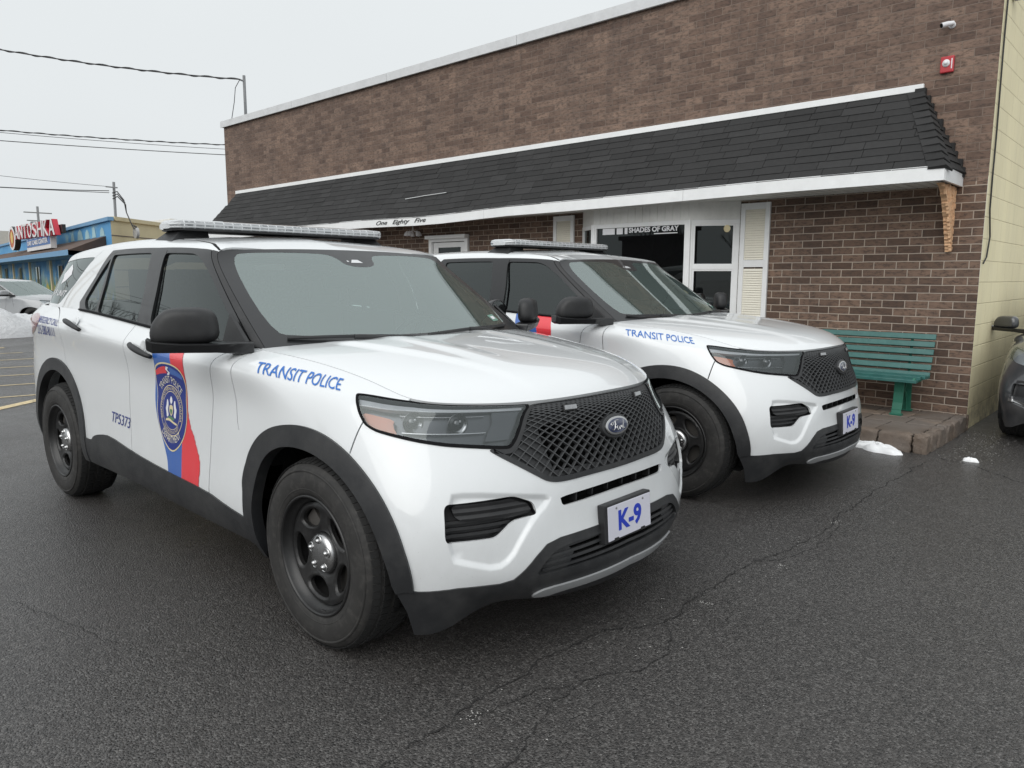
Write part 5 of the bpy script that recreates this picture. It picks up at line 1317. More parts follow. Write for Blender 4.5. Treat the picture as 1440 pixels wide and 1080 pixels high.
# right edge rough ends against the wall
b=MB()
for k in range(11):
    f=k/10.5; P=np.array(HT)+(np.array(HB)-HT)*f; b.box(P[0]-.05,P[0]+.035+r.uniform(-.01,.015),YW-.06,YW-.004,P[2]-.075,P[2]+.012)
bobj(b,'hip_edge',shm[1],cnp)
b=MB(); b.box(XTL-.04,XTR+.02,YW-.045,YW-.003,ZT-.01,ZT+.055); bobj(b,'top_flashing',M['wtrim'],cnp,bev=.003)
# fascia boards, following the sag
def strip_obj(name,x0,x1,n,fn,mat,par):
    V=[];F=[]
    for i in range(n+1):
        x=x0+(x1-x0)*i/n; V+=fn(x)
    m=len(fn(x0))
    for i in range(n):
        for j in range(m): F.append((i*m+j,i*m+(j+1)%m,(i+1)*m+(j+1)%m,(i+1)*m+j))
    F.append(tuple(range(m))[::-1]);F.append(tuple(n*m+j for j in range(m)))
    b=MB();b.add(V,F); return bobj(b,name,mat,par)
fx=[-13.76,-10.3,-6.98,-5.02,-1.9,XBR+.012]
for a,e in zip(fx,fx[1:]): strip_obj('fascia',a+.002,e-.002,14,lambda x:[(x,YF-.012,2.315-drop(x)),(x,YF+.012,2.315-drop(x)),(x,YF+.012,2.445-drop(x)),(x,YF-.012,2.445-drop(x))],M['wtrim'],cnp)
b=MB(); b.box(XBR-.012,XBR+.014,YF+.013,YW-.004,2.315,2.445); bobj(b,'fascia',M['wtrim'],cnp)
b=MB()
x=-13.7
while x<XBR-.1:
    d=drop(x); b.add([(x,YF+.013,2.33-d),(x+.088,YF+.013,2.33-d),(x+.088,YW-.004,2.33),(x,YW-.004,2.33),(x+.088,YF+.013,2.350-d),(x+.088,YW-.004,2.350),(x+.1,YF+.013,2.350-d),(x+.1,YW-.004,2.350)],[(0,3,2,1),(1,2,5,4),(4,5,7,6)]); x+=.1
bobj(b,'soffit',M['soffit'],cnp)
# script house number words on the fascia
M['blk']=simple('black lettering',(.02,.02,.02),.5)
flat_text('fascia_lettering','One   Eighty   Five',(-7.46,YF-.013,2.335-.075),(1,0,-.0),(0,0,1),.085,M['blk'],cnp,bold=.010,shear=.45,width=1.22,thick=.004).location=(0,0,0)
# ---- bay window
bay=empty('bay_window',(0,0,0)); bay.parent=bld; bay.location=OB
PB=[(-3.80,YW),(-3.40,5.40),(-2.03,5.40),(-1.54,YW)]
def facet(p,q,name,panes,z0=.72,zh=2.125,transom=None,label=None):
    A=np.array(p);B=np.array(q);L=np.linalg.norm(B-A);d=(B-A)/L;n=np.array([d[1],-d[0]])
    T=Matrix(((d[0],n[0]*-1,0,A[0]),(d[1],n[1]*-1,0,A[1]),(0,0,1,0),(0,0,0,1)))   # local x along, y inward, z up
    b=MB(); fw=.05
    b.box(0.002,L-.002,-.012,.05,z0,z0+.07,T=T); b.box(0.002,L-.002,-.012,.05,zh-.05,zh,T=T); b.box(.002,fw,-.011,.049,z0+.07,zh-.05,T=T); b.box(L-fw,L-.002,-.011,.049,z0+.07,zh-.05,T=T)
    fr=b.obj('window_frame',M['wtrim'],bay,bev=.003)
    g=[(fw,L-fw,z0+.07,zh-.05)]
    if transom:
        b=MB(); b.box(fw,L-fw,-.009,.047,transom-.022,transom+.022,T=T); 
        for (za,zb) in ((z0+.07,transom-.022),(transom+.022,zh-.05)):
            b.box(fw,fw+.025,-.004,.04,za,zb,T=T); b.box(L-fw-.025,L-fw,-.004,.04,za,zb,T=T); b.box(fw+.025,L-fw-.025,-.004,.04,za,za+.02,T=T); b.box(fw+.025,L-fw-.025,-.004,.04,zb-.02,zb,T=T)
        b.obj('sash',M['wtrim'],fr,bev=.002); g=[(fw+.025,L-fw-.025,z0+.09,transom-.042),(fw+.025,L-fw-.025,transom+.042,zh-.07)]
    for (xa,xb,za,zb) in g:
        b=MB(); b.box(xa,xb,.012,.018,za,zb,T=T); b.obj('pane',M['pane'],fr)
    # siding header with upright grooves
    b=MB(); nb=max(2,int(L/.098)); w=L/nb
    for i in range(nb): b.box(i*w+.005,(i+1)*w-.005,-.006,.012,zh+.002,2.325,T=T)
    b.box(0,L,.0,.03,zh,2.33,T=T); b.obj('siding_header',M['siding'],fr)
    b=MB(); b.box(0,L,-.01,.03,.15,z0,T=T); b.obj('window_apron',M['siding'],fr)
    return T,fr
facet(PB[0],PB[1],'l',1); T2_,fr2=facet(PB[1],PB[2],'c',1); facet(PB[2],PB[3],'r',2,transom=1.578)
for (x,y) in (PB[1],PB[2]):
    b=MB(); b.box(x-.03,x+.03,y-.02,y+.03,.72,2.125); b.obj('corner_post',M['wtrim'],bay,bev=.004)
# vinyl lettering on the big pane
def onpane(x0,x1,z0,z1,nm='window_vinyl'): b=MB(); b.box(x0,x1,5.402,5.408,z0,z1); return b.obj(nm,M['wht'],fr2)
def mvp(o): return o
for x0,x1 in ((-3.26,-3.075),(-3.045,-2.955),(-2.925,-2.885)): onpane(x0,x1,1.995,2.070)
flat_text('window_lettering','SHADES OF GRAY',(-2.865,5.408,2.008),(1,0,0),(0,0,1),.062,M['wht'],fr2,bold=.03,width=.70,thick=.003)
flat_text('window_lettering','treatment services',(-2.50,5.408,1.977),(1,0,0),(0,0,1),.018,M['wht'],fr2,bold=.0,width=.33,thick=.003) if False else onpane(-2.50,-2.18,1.980,1.990,'window_vinyl')
b=MB(); Tq=Matrix.Translation((-1.65,5.60,2.02))@Matrix.Rotation(PI/2,4,'X'); b.lathe([(0,.004),(.035,.003),(.042,0),(0,-.003)],20,Tq); sc_=b.obj('hanging_disc',M['gold'],None); sc_['label']='small round gold ornament hanging inside the right bay window'; sc_['category']='ornament'
# room behind the windows
M['room']=simple('dim room',(.018,.017,.016),.9)
b=MB(); b.add([(-5,YW+3,0),(0,YW+3,0),(0,YW+3,2.6),(-5,YW+3,2.6),(-5,YW+.1,0),(0,YW+.1,0),(0,YW+.1,2.6),(-5,YW+.1,2.6)],[(0,1,2,3)[::-1],(4,0,3,7),(1,5,6,2),(3,2,6,7),(4,5,1,0)]); bobj(b,'room',M['room'])
# shutters
def shutter(x0,x1,z0=.75,z1=2.295):
    b=MB(); y=YW; fw=.055
    b.box(x0,x0+fw,y-.035,y-.003,z0,z1); b.box(x1-fw,x1,y-.035,y-.003,z0,z1); b.box(x0+fw,x1-fw,y-.034,y-.003,z1-.07,z1); b.box(x0+fw,x1-fw,y-.034,y-.003,z0,z0+.08); zm=1.62; b.box(x0+fw,x1-fw,y-.034,y-.003,zm-.04,zm+.04)
    o=bobj(b,'shutter',M['wtrim'],bev=.003)
    b=MB()
    for za,zb in ((z0+.08,zm-.04),(zm+.04,z1-.07)):
        z=za+.004
        while z<zb-.02:
            b.add([(x0+fw,y-.028,z),(x1-fw,y-.028,z),(x1-fw,y-.012,z+.026),(x0+fw,y-.012,z+.026),(x0+fw,y-.010,z),(x1-fw,y-.010,z)],[(0,1,2,3),(0,4,5,1)]); z+=.027
    b.obj('louvre_panel',M['cream'],o)
    return o
shutter(-1.52,-1.175); shutter(-4.30,-3.94)
# door
d=MB(); x0,x1=-6.94,-6.03; y=YW+.03
d.box(x0,x0+.07,y-.06,y+.05,.15,2.11);d.box(x1-.07,x1,y-.06,y+.05,.15,2.11);d.box(x0+.07,x1-.07,y-.06,y+.05,2.02,2.11); do=bobj(d,'door_frame',M['wtrim'],bev=.004)
d=MB(); d.box(x0+.08,x0+.19,y-.02,y+.02,.17,2.01);d.box(x1-.19,x1-.08,y-.02,y+.02,.17,2.01);d.box(x0+.19,x1-.19,y-.019,y+.02,1.93,2.01);d.box(x0+.19,x1-.19,y-.019,y+.02,.17,.45); dd=d.obj('door',M['wtrim'],do,bev=.003)
d=MB(); d.box(x0+.19,x1-.19,y-.004,y+.004,.45,1.93); d.obj('door_glass',M['pane'],dd)
d=MB(); d.box(x0-.02,x1+.01,YW-.10,YW-.002,1.985+.08,2.12); bobj(d,'door_hood',M['wtrim'],bev=.004)
# ---- fixtures (things of their own)
def thing(b,name,mat,label,cat,group=None,**k):
    o=b.obj(name,mat,None,**k); tag(o,label,cat,group); return o
# timber bracket, rotten edge
M['foam']=simple('raw tan timber',(.74,.47,.28),.85,var=.35,vs=30,bs=1,bscale=60)
rr_=random.Random(5); L=[];R=[]
for i in range(41):
    f=i/40; z=2.31-f*.60; L.append((YF+.13+(YW-.045-YF-.13)*min(1,f*1.02)**.55+rr_.uniform(-.012,.012),z)); 
poly=[(YW-.006,2.31)]+L+[(YW-.006,1.71)]
b=MB(); T=Matrix(((0,0,1,.585),(1,0,0,0),(0,1,0,0),(0,0,0,1)))
b.prism([(p[0],p[1]) for p in poly],0,.050,T=T)
for i in range(150):
    f=rr_.random()**1.3; z=2.30-f*.57; ymin=YF+.13+(YW-.045-YF-.13)*f**.55; yy=rr_.uniform(ymin,YW-.02); s=rr_.uniform(.006,.016)
    b.box(.62,.637+s*.35,yy-s,yy+s,z-s*1.6,z+s*1.2)
thing(b,'corner_bracket',M['foam'],'tapering raw tan timber bracket with chipped edge under the right canopy corner','bracket')
# fire alarm strobe and security camera on the upper wall
M['alarmred']=simple('alarm red',(.45,.02,.03),.4,coat=.3)
al=empty('fire_alarm',(.47,YW,3.45)); al.scale=(.72,.72,.76); tag(al,'red square fire alarm strobe high on the brick wall','fire alarm')
b=MB(); b.box(-.075,.085,-.05,-.004,-.10,.095); b.obj('alarm_box',M['alarmred'],al,bev=.012)
b=MB(); T=Matrix.Translation((-.005,-.05,.01))@Matrix.Rotation(PI/2,4,'X'); b.lathe([(.045,.0),(.045,.008),(.032,.018),(.026,.020),(.022,.035),(.012,.045),(0,.047)],24,T); b.obj('strobe_lens',M['wht'],al,smooth=True)
b=MB(); T=Matrix.Translation((.06,-.05,.0))@Matrix.Rotation(PI/2,4,'X'); b.box(-.006,.006,-.06,.06,.0,.003,T=T); b.obj('alarm_marking',M['wht'],al)
se=empty('security_camera',(.47,YW,3.80)); se.scale=(.68,.68,.68); tag(se,'small white bullet camera mounted above the red alarm','camera')
b=MB(); T=Matrix.Translation((.02,-.003,.0))@Matrix.Rotation(PI/2,4,'X'); b.lathe([(.045,0),(.045,.012),(.03,.02),(.015,.03),(.014,.07)],20,T); b.obj('camera_mount',M['wht'],se,smooth=True)
b=MB(); b.tube([(.045,-.05,.012),(-.02,-.105,.0),(-.075,-.15,-.02)],[.030,.034,.036],16); cb_=b.obj('camera_body',M['wht'],se,auto=40)
b=MB(); b.tube([(-.0755,-.1502,-.0202),(-.081,-.155,-.022)],[.031,.028],16); b.obj('camera_lens',M['dark'],cb_)
# wall lamp near the door
la=empty('wall_lantern',(-7.15,5.52,2.20)); tag(la,'ornate white ceiling lantern hanging under the canopy beside the lettering','lamp')
b=MB(); b.tube([(0,0,.10),(0,0,.02)],.008,8); b.lathe([(.05,.10),(.05,.112),(0,.115)],16); b.obj('lamp_stem',M['wtrim'],la)
for a in range(5):
    t=2*PI*a/5; c_,s_=math.cos(t),math.sin(t); b=MB(); b.tube([(0,0,.02),(.05*c_,.05*s_,-.01),(.10*c_,.10*s_,.0)],.006,6); b.tube([(.10*c_,.10*s_,.0),(.105*c_,.105*s_,-.02),(.115*c_,.115*s_,-.05),(.12*c_,.12*s_,-.075)],[.012,.022,.030,.034],10,cap=False); b.obj('lamp_shade',M['wht'],la)
# stick lying on the shingles
b=MB(); p0=cp(-6.98,.66,.02);p1=cp(-6.05,.62,.022); b.tube([p0,tuple((np.array(p0)+p1)/2+np.array([0,0,.004])),p1],.006,8)
thing(b,'loose_rod',M['cap'],'thin pale metal rod lying on the black shingled canopy','rod')
# cables on the cream side wall
b=MB(); pts=[(XRt+.012,YW+.10+.02*math.sin(z*3),z) for z in np.linspace(4.7,2.4,12)]+[(XRt+.012,YW+.13,2.1),(XRt+.02,YW+.20,1.85),(XRt+.014,YW+.16,1.66),(XRt+.012,YW+.06,1.60)]
b.tube(pts,.0075,8); thing(b,'wall_cable',M['blk'],'black cable hanging loose down the cream wall beside the brick corner','cable')
b=MB(); b.tube([(XRt+.010,8.35,.95),(XRt+.010,8.35,4.7)],.010,8); thing(b,'wall_conduit',M['cap'],'thin grey conduit running up the cream block wall above the dark car','conduit')
fl=MB(); fl.box(XRt+.004,XRt+.09,YW+.30,YW+.42,4.02,4.10); thing(fl,'wall_floodlight',M['cap'],'small grey floodlight high on the cream side wall','lamp',bev=.01)
# ---- bench
M['green']=simple('green painted slat',(.036,.140,.128),.42,var=.35,vs=14,dirt=.16)
M['greeniron']=simple('green cast iron',(.020,.145,.095),.45,var=.2)
be=empty('park_bench',(-.15,5.35,.15)); tag(be,'green slatted bench with cast iron legs against the brick wall','bench')
xb0,xb1=-.90+.15,.60+.15
def sl(name,y,z,ay,h=.062,t=.024,x1=xb1):
    T=Matrix.Translation((0,y-5.35,z-.15))@Matrix.Rotation(ay,4,'X'); b=MB(); b.box(xb0,x1,-t/2,t/2,-h/2,h/2,T=T); return b.obj(name,M['green'],be,bev=.004)
for k in range(6): sl('back_slat',5.555-.024*k,.895-.072*k,-.30 ,.053)
for k in range(4): sl('seat_slat',5.385-.082*k,.520+.006*math.sin(k*1.1)-.0*k+(.018 if k==3 else 0)*-1,PI/2+.03,.068,.03,xb1-.012*(k==3)-.02*(k>1))
def legplate(x):
    l=empty('bench_leg',(x+.15,0,0)); l.parent=be
    b=MB(); 
    for (pts,w) in (([(-.13,0),(-.115,.05),(-.095,.12),(-.082,.22),(-.080,.34),(-.12,.36)],.045),([(.225,0),(.215,.10),(.205,.22),(.205,.36)],.040)):
        P=[(0,y,z) for y,z in pts]
        for i in range(len(pts)-1):
            (ya,za),(yb,zb)=pts[i],pts[i+1]; n=Vector((0,zb-za,-(yb-ya))).normalized()*.012
            b.add([(-w,ya-n.y,za-n.z),(w,ya-n.y,za-n.z),(w,yb-n.y,zb-n.z),(-w,yb-n.y,zb-n.z),(-w*.8,ya+n.y,za+n.z),(w*.8,ya+n.y,za+n.z),(w*.8,yb+n.y,zb+n.z),(-w*.8,yb+n.y,zb+n.z)],[(0,1,2,3)[::-1],(4,5,6,7),(0,4,7,3),(1,2,6,5),(0,1,5,4),(3,7,6,2)])
    b.box(-.055,.055,-.155,-.105,0,.02); b.box(-.05,.05,.20,.25,0,.02); b.box(-.012,.012,-.10,.215,.335,.358)
    b.obj('leg_casting',M['greeniron'],l,bev=.003)
    b=MB(); arc=[(0,-.085+.0+.145*(1-math.cos(t)),.02+.20*math.sin(t)) for t in np.linspace(0,PI,14)]; b.tube(arc,.011,6)
    for s in (-1,1): b.tube([(0,.06+s*.02,.22),(0,.06+s*.09,.28),(0,.06+s*.11,.33),(0,.06+s*.07,.35)],.008,6)
    b.tube([(0,.06,.20),(0,.06,.36)],.008,6); b.box(-.02,.02,-.14,.225,.345,.365); b.obj('scroll_brace',M['greeniron'],l)
    b=MB(); b.tube([(0,.21,.35),(0,.20,.45),(0,.245,.77)],.014,6); b.obj('back_support',M['greeniron'],l)
    b=MB(); b.tube([(0.16,-.235,.375),(.165,-.20,.352),(.175,-.12,.350),(.17,0,.355),(.16,.05,.36)],.014,6); b.obj('seat_rail',M['greeniron'],l) if x>0 else None
for x in (.385,-.70): legplate(x)
# ---- paved walk with rough edge stones
def stonemat(k=1.):
    m,nt,b=newmat('brown paver'); v=objvec(nt); f=noise(nt,5,6,.7,v)
    c=mixc(nt,f,(.075*k,.058*k,.047*k),(.27*k,.205*k,.155*k)); c=mixc(nt,ramp(nt,noise(nt,1.7,3,.6,mapv(nt,v,loc=(4,1,0))),.4,.6),c,mixc(nt,noise(nt,30,4,.7,v),(.12,.098,.085),(.22,.19,.165)))
    nt.links.new(c,b.inputs['Base Color']); b.inputs['Roughness'].default_value=.62; bump(nt,b,noise(nt,45,6,.75,v),.8,.010); return m
M['stone']=stonemat(); M['stone1']=stonemat(1.6); M['stone2']=stonemat(.72); M['joint']=simple('dark joint sand',(.020,.017,.014),.9)
pv=empty('paved_walk',(-6.5,5,0)); tag(pv,kind='structure')
rs=random.Random(11); b=MB()
y=4.40
rowk=0
while y<YW-.02:
    d=.205 if rowk%2 else .29; y1=min(y+d,YW-.004); x=.80
    while x>-14:
        w=rs.choice([.24,.30,.30,.36]); xa=max(x-w,-14); 
        if x-xa>.05: j=rs.uniform(-.004,.004); b.box(xa+.006,x-.006,y+.006,y1-.006,.05,.148+j,rs.choice([0,0,1,2]))
        x=xa if xa>-14 else -15
    y=y1; rowk+=1
o=b.obj('paver',[M['stone'],M['stone1'],M['stone2']],pv,bev=.006); o.location=(6.5,-5,0)
b=MB(); b.box(-14.05,.85,4.35,YW-.003,0,.140); o=b.obj('joint_bed',M['joint'],pv); o.location=(6.5,-5,0)
def rock(b,x0,x1,y0,y1,z0,z1,amp,seed):
    rq=np.random.default_rng(seed); n=7; pts={}
    V=[];F=[]
    def P(i,j,k):
        key=(i,j,k)
        if key not in pts:
            fx_,fy_,fz_=i/n,j/n,k/n; e=.018
            sx=e if i in(0,n) else 0; p=np.array([x0+(x1-x0)*fx_,y0+(y1-y0)*fy_,z0+(z1-z0)*fz_])
            cnt=(i in(0,n))+(j in(0,n))+(k in(0,n)); c=np.array([(x0+x1)/2,(y0+y1)/2,(z0+z1)/2])
            if cnt>=2: p=p+(c-p)*np.array([.06,.10,.08])*(cnt-1)
            p=p+rq.uniform(-amp,amp,3); pts[key]=len(V); V.append(tuple(p))
        return pts[key]
    for a in range(n):
        for c_ in range(n):
            F.append((P(a,0,c_),P(a+1,0,c_),P(a+1,0,c_+1),P(a,0,c_+1)));F.append((P(a,n,c_),P(a,n,c_+1),P(a+1,n,c_+1),P(a+1,n,c_)))
            F.append((P(0,a,c_),P(0,a,c_+1),P(0,a+1,c_+1),P(0,a+1,c_)));F.append((P(n,a,c_),P(n,a+1,c_),P(n,a+1,c_+1),P(n,a,c_+1)))
            F.append((P(a,c_,n),P(a+1,c_,n),P(a+1,c_+1,n),P(a,c_+1,n)))
    b.add(V,F)
b=MB(); x=.895; k=0
b2=b
while x>-14:
    w=.125 if k==0 else rs.uniform(.26,.32); rock(b,x-w+.006,x-.006,4.295+rs.uniform(-.006,.006),4.405,-.02,.152+rs.uniform(-.004,.006),.0070,k); x-=w; k+=1
y=4.41
while y<YW+.02:
    w=rs.uniform(.20,.30); rock(b,.80,.897+rs.uniform(-.006,.008),y+.006,min(y+w,YW+.05)-.006,-.02,.152+rs.uniform(-.004,.008),.0075,k+100); y+=w; k+=1
o=b.obj('edge_stone',M['stone'],pv,auto=50); o.location=(6.5,-5,0)
# ------------------------------------------------------------------ ground
def asphalt():
    m,nt,b=newmat('damp asphalt'); v=objvec(nt)
    a=nt.nodes.new('ShaderNodeTexVoronoi'); a.inputs['Scale'].default_value=150; nt.links.new(v,a.inputs['Vector'])
    st=nt.nodes.new('ShaderNodeSeparateColor'); nt.links.new(a.outputs['Color'],st.inputs[0])
    base=mixc(nt,noise(nt,.55,5,.6,v),(.040,.037,.0355),(.072,.067,.064))
    c=mixc(nt,ramp(nt,st.outputs[0],.50,.98,(0,0,0),(.75,.75,.75)),base,(.17,.163,.156)); c=mixc(nt,ramp(nt,st.outputs[2],.62,.85,(0,0,0),(.7,.7,.7)),c,(.012,.012,.012))
    c=mixc(nt,ramp(nt,st.outputs[1],.975,.995,(0,0,0),(.7,.7,.7)),c,(.17,.165,.16))
    c=mixc(nt,ramp(nt,noise(nt,34,4,.7,v),.60,.80,(0,0,0),(.6,.6,.6)),c,(.018,.018,.019))
    # faint brown tracks and pale salt bloom
    c=mixc(nt,ramp(nt,noise(nt,.9,6,.7,mapv(nt,v,(1,.45,1))),.56,.78,(0,0,0),(.30,.30,.30)),c,(.085,.078,.073))
    nt.links.new(c,b.inputs['Base Color'])
    r=nt.nodes.new('ShaderNodeMapRange'); r.inputs[1].default_value=.3;r.inputs[2].default_value=.7;r.inputs[3].default_value=.24; r.inputs[4].default_value=.46; nt.links.new(noise(nt,.8,5,.65,v),r.inputs[0]); nt.links.new(r.outputs[0],b.inputs['Roughness'])
    h=nt.nodes.new('ShaderNodeMath');h.operation='MULTIPLY_ADD'; nt.links.new(a.outputs['Distance'],h.inputs[0]); h.inputs[1].default_value=-1.0; nt.links.new(noise(nt,60,5,.75,v),h.inputs[2])
    p=bump(nt,b,h.outputs[0],.8,.006); return m
g=MB(); g.add([(-400,-400,0),(400,-400,0),(400,400,0),(-400,400,0)],[(0,1,2,3)]); tag(g.obj('parking_lot_ground',asphalt()),kind='structure')
# cracks: jittered ribbons a few mm above the ground
M['crack']=simple('crack filler',(.018,.017,.017),.9)
rc_=random.Random(21)
def crack(b,pts,w):
    P=[np.array(p,float) for p in pts]; out=[]
    for i in range(len(P)-1):
        n=max(2,int(np.linalg.norm(P[i+1]-P[i])/.018))
        for k in range(n): out.append(P[i]+(P[i+1]-P[i])*k/n)
    out.append(P[-1]); o=[];off=0
    for i,p in enumerate(out):
        off=off*.80+rc_.uniform(-.011,.011); d=out[min(i+1,len(out)-1)]-out[max(0,i-1)]; d/=np.linalg.norm(d)+1e-9; n=np.array([-d[1],d[0]]); ww=w*rc_.uniform(.10,.95)
        o.append((p+n*(off+ww/2),p+n*(off-ww/2)))
    V=[];F=[]
    for a,c_ in o: V+= [(a[0],a[1],.004),(c_[0],c_[1],.004)]
    for i in range(len(o)-1): F.append((2*i,2*i+1,2*i+3,2*i+2))
    b.add(V,F)
b=MB()
for pts,w in (([(.78,-1.3),(.76,-.93),(.73,-.45),(.76,-.10),(.90,.16),(.87,.53),(.88,1.07),(.97,1.68),(.93,2.56),(.92,3.3),(.94,4.02)],.009),
  ([(.90,.16),(.99,.05),(1.05,-.12),(1.0,-.32),(.93,-.50),(.97,-.75),(1.05,-1.0),(1.0,-1.35)],.007),([(.88,1.07),(.99,1.2),(1.04,1.5),(1.0,1.9),(.94,2.1)],.006),([(.93,-.5),(.84,-.62),(.80,-.9)],.005),
  ([(.90,.53),(1.02,.50),(1.10,.32)],.004),([(.97,4.27),(1.25,4.15),(1.64,3.82),(2.2,3.4),(3.2,2.9)],.010),([(-2.2,-2.0),(-1.6,-2.3),(-1.1,-2.2),(-.4,-2.5)],.004),([(1.3,-1.2),(1.5,-1.5),(1.4,-1.9)],.004),
  ([(-6,-3.2),(-4,-2.2),(-2.4,-2.5),(-1.4,-1.7),(-.6,-1.5)],.004)): crack(b,pts,w)
tag(b.obj('asphalt_crack',M['crack']),kind='structure')
# yellow parking lines
def yl():
    m,nt,b=newmat('worn yellow paint'); v=objvec(nt); f=ramp(nt,noise(nt,14,6,.75,v),.30,.50); nt.links.new(mixc(nt,f,(.14,.12,.09),(.66,.53,.30)),b.inputs['Base Color']); b.inputs['Roughness'].default_value=.6; return m
M['yl']=yl()
b=MB()
for x in (-8.35,-9.55,-10.75,-11.95,-13.3,-14.7,-16.0): 
    b.add([(x-.3-1.0*0,-2.6,.004),(x+.06-.3,-2.6,.004),(x+.06+.55,1.6,.004),(x+.55,1.6,.004)],[(0,1,2,3)])
b.add([(-7.0,-.80,.0045),(-6.86,-.74,.0045),(-8.0,.75,.0045),(-8.12,.68,.0045)],[(0,1,2,3)]); b.add([(-16.3,-2.0,.0045),(-16.2,-2.05,.0045),(-15.5,1.62,.0045),(-15.6,1.66,.0045)],[(0,1,2,3)])
tag(b.obj('parking_line',M['yl']),kind='structure')
# salt grains and grit
M['grit']=simple('pale grit',(.42,.41,.39),.8)
b=MB(); rg=random.Random(9)
def grain(b,x,y,s):
    V=[];n=5
    for i in range(n): t=2*PI*i/n+rg.random(); V.append((x+s*math.cos(t)*rg.uniform(.6,1),y+s*math.sin(t)*rg.uniform(.6,1),.002))
    V.append((x,y,s*.7)); b.add(V,[(i,(i+1)%n,n) for i in range(n)])
for _ in range(420): grain(b,rg.gauss(1.12,.12)+.06*rg.random(),rg.uniform(4.2,6.6),rg.uniform(.002,.007))
for _ in range(150): 
    t=rg.random(); grain(b,.88+.12*rg.gauss(0,1),-1+5*t,rg.uniform(.0015,.005))
for _ in range(200): grain(b,rg.uniform(-2,3),rg.uniform(-2,4.2),rg.uniform(.001,.0032))
for cx_,cy_ in ((.93,.45),(.80,-.88),(1.0,1.1),(.95,2.0)): 
    for _ in range(22): grain(b,cx_+rg.gauss(0,.018),cy_+rg.gauss(0,.018),rg.uniform(.002,.005))
tag(b.obj('salt_grit',M['grit']),kind='stuff')
# ------------------------------------------------------------------ snow
def snowmat():
    m,nt,b=newmat('snow'); v=objvec(nt); f=noise(nt,9,6,.7,v); c=mixc(nt,f,(.72,.73,.75),(.92,.93,.94)); c=mixc(nt,ramp(nt,noise(nt,24,5,.8,v),.60,.72,(0,0,0),(.5,.5,.5)),c,(.42,.40,.37))
    nt.links.new(c,b.inputs['Base Color']); b.inputs['Roughness'].default_value=.7; b.inputs['Subsurface Weight'].default_value=.0; bump(nt,b,noise(nt,11,8,.75,v),1.0,.07); return m
M['snow']=snowmat(); M['snow2']=simple('fresh wet snow',(.93,.94,.95),.6,var=.04,bs=.8,bscale=60)
def mound(name,cx,cy,rx,ry,h,seed,label,cat,rag=.25,n=60,m=16,flat=.5):
    rq=np.random.default_rng(seed); ph=rq.uniform(0,6,(6,)); V=[(0,0,h)];F=[]
    def rad(t): return 1+rag*sum(math.sin(k*t+ph[k%6])/k for k in (2,3,5,7,11))
    for j in range(1,m+1):
        f=j/m
        for i in range(n):
            t=2*PI*i/n; r=f*rad(t); z=h*(1-f**(1/flat if flat<1 else 2))**.6 if f<1 else 0
            z*=1+.18*math.sin(9*f+4*t+ph[0])+.12*math.sin(7*t+ph[1]); V.append((rx*r*math.cos(t),ry*r*math.sin(t),max(z,0)+(rq.uniform(-1,1)*.03*h if f<1 else 0)+(.0 if f<1 else -.004)))
    for i in range(n): F.append((0,1+i,1+(i+1)%n))
    for j in range(m-1):
        for i in range(n): a=1+j*n;F.append((a+i,a+n+i,a+n+(i+1)%n,a+(i+1)%n))
    o=add_mesh(name,V,F,M['snow'],None,smooth=True); o.location=(cx,cy,0); tag(o,label,cat); return o
mound('snow_pile',-19.6,1.2,1.5,2.6,.66,4,'long heap of old snow at the left in front of the silver car','snow',.12,90,24,.4)
s=mound('snow_patch',.50,4.245,.24,.125,.05,8,'melting patch of snow against the paver kerb beside the rear SUV','snow',.30,70,16,.4)
s.rotation_euler=(0,0,-.30); s.data.materials[0]=M['snow2']
mound('snow_chip',1.205,4.30,.052,.022,.03,12,'small lump of snow alone on the asphalt near the dark car','snow',.3,24,8,.4).data.materials[0]=M['snow2']
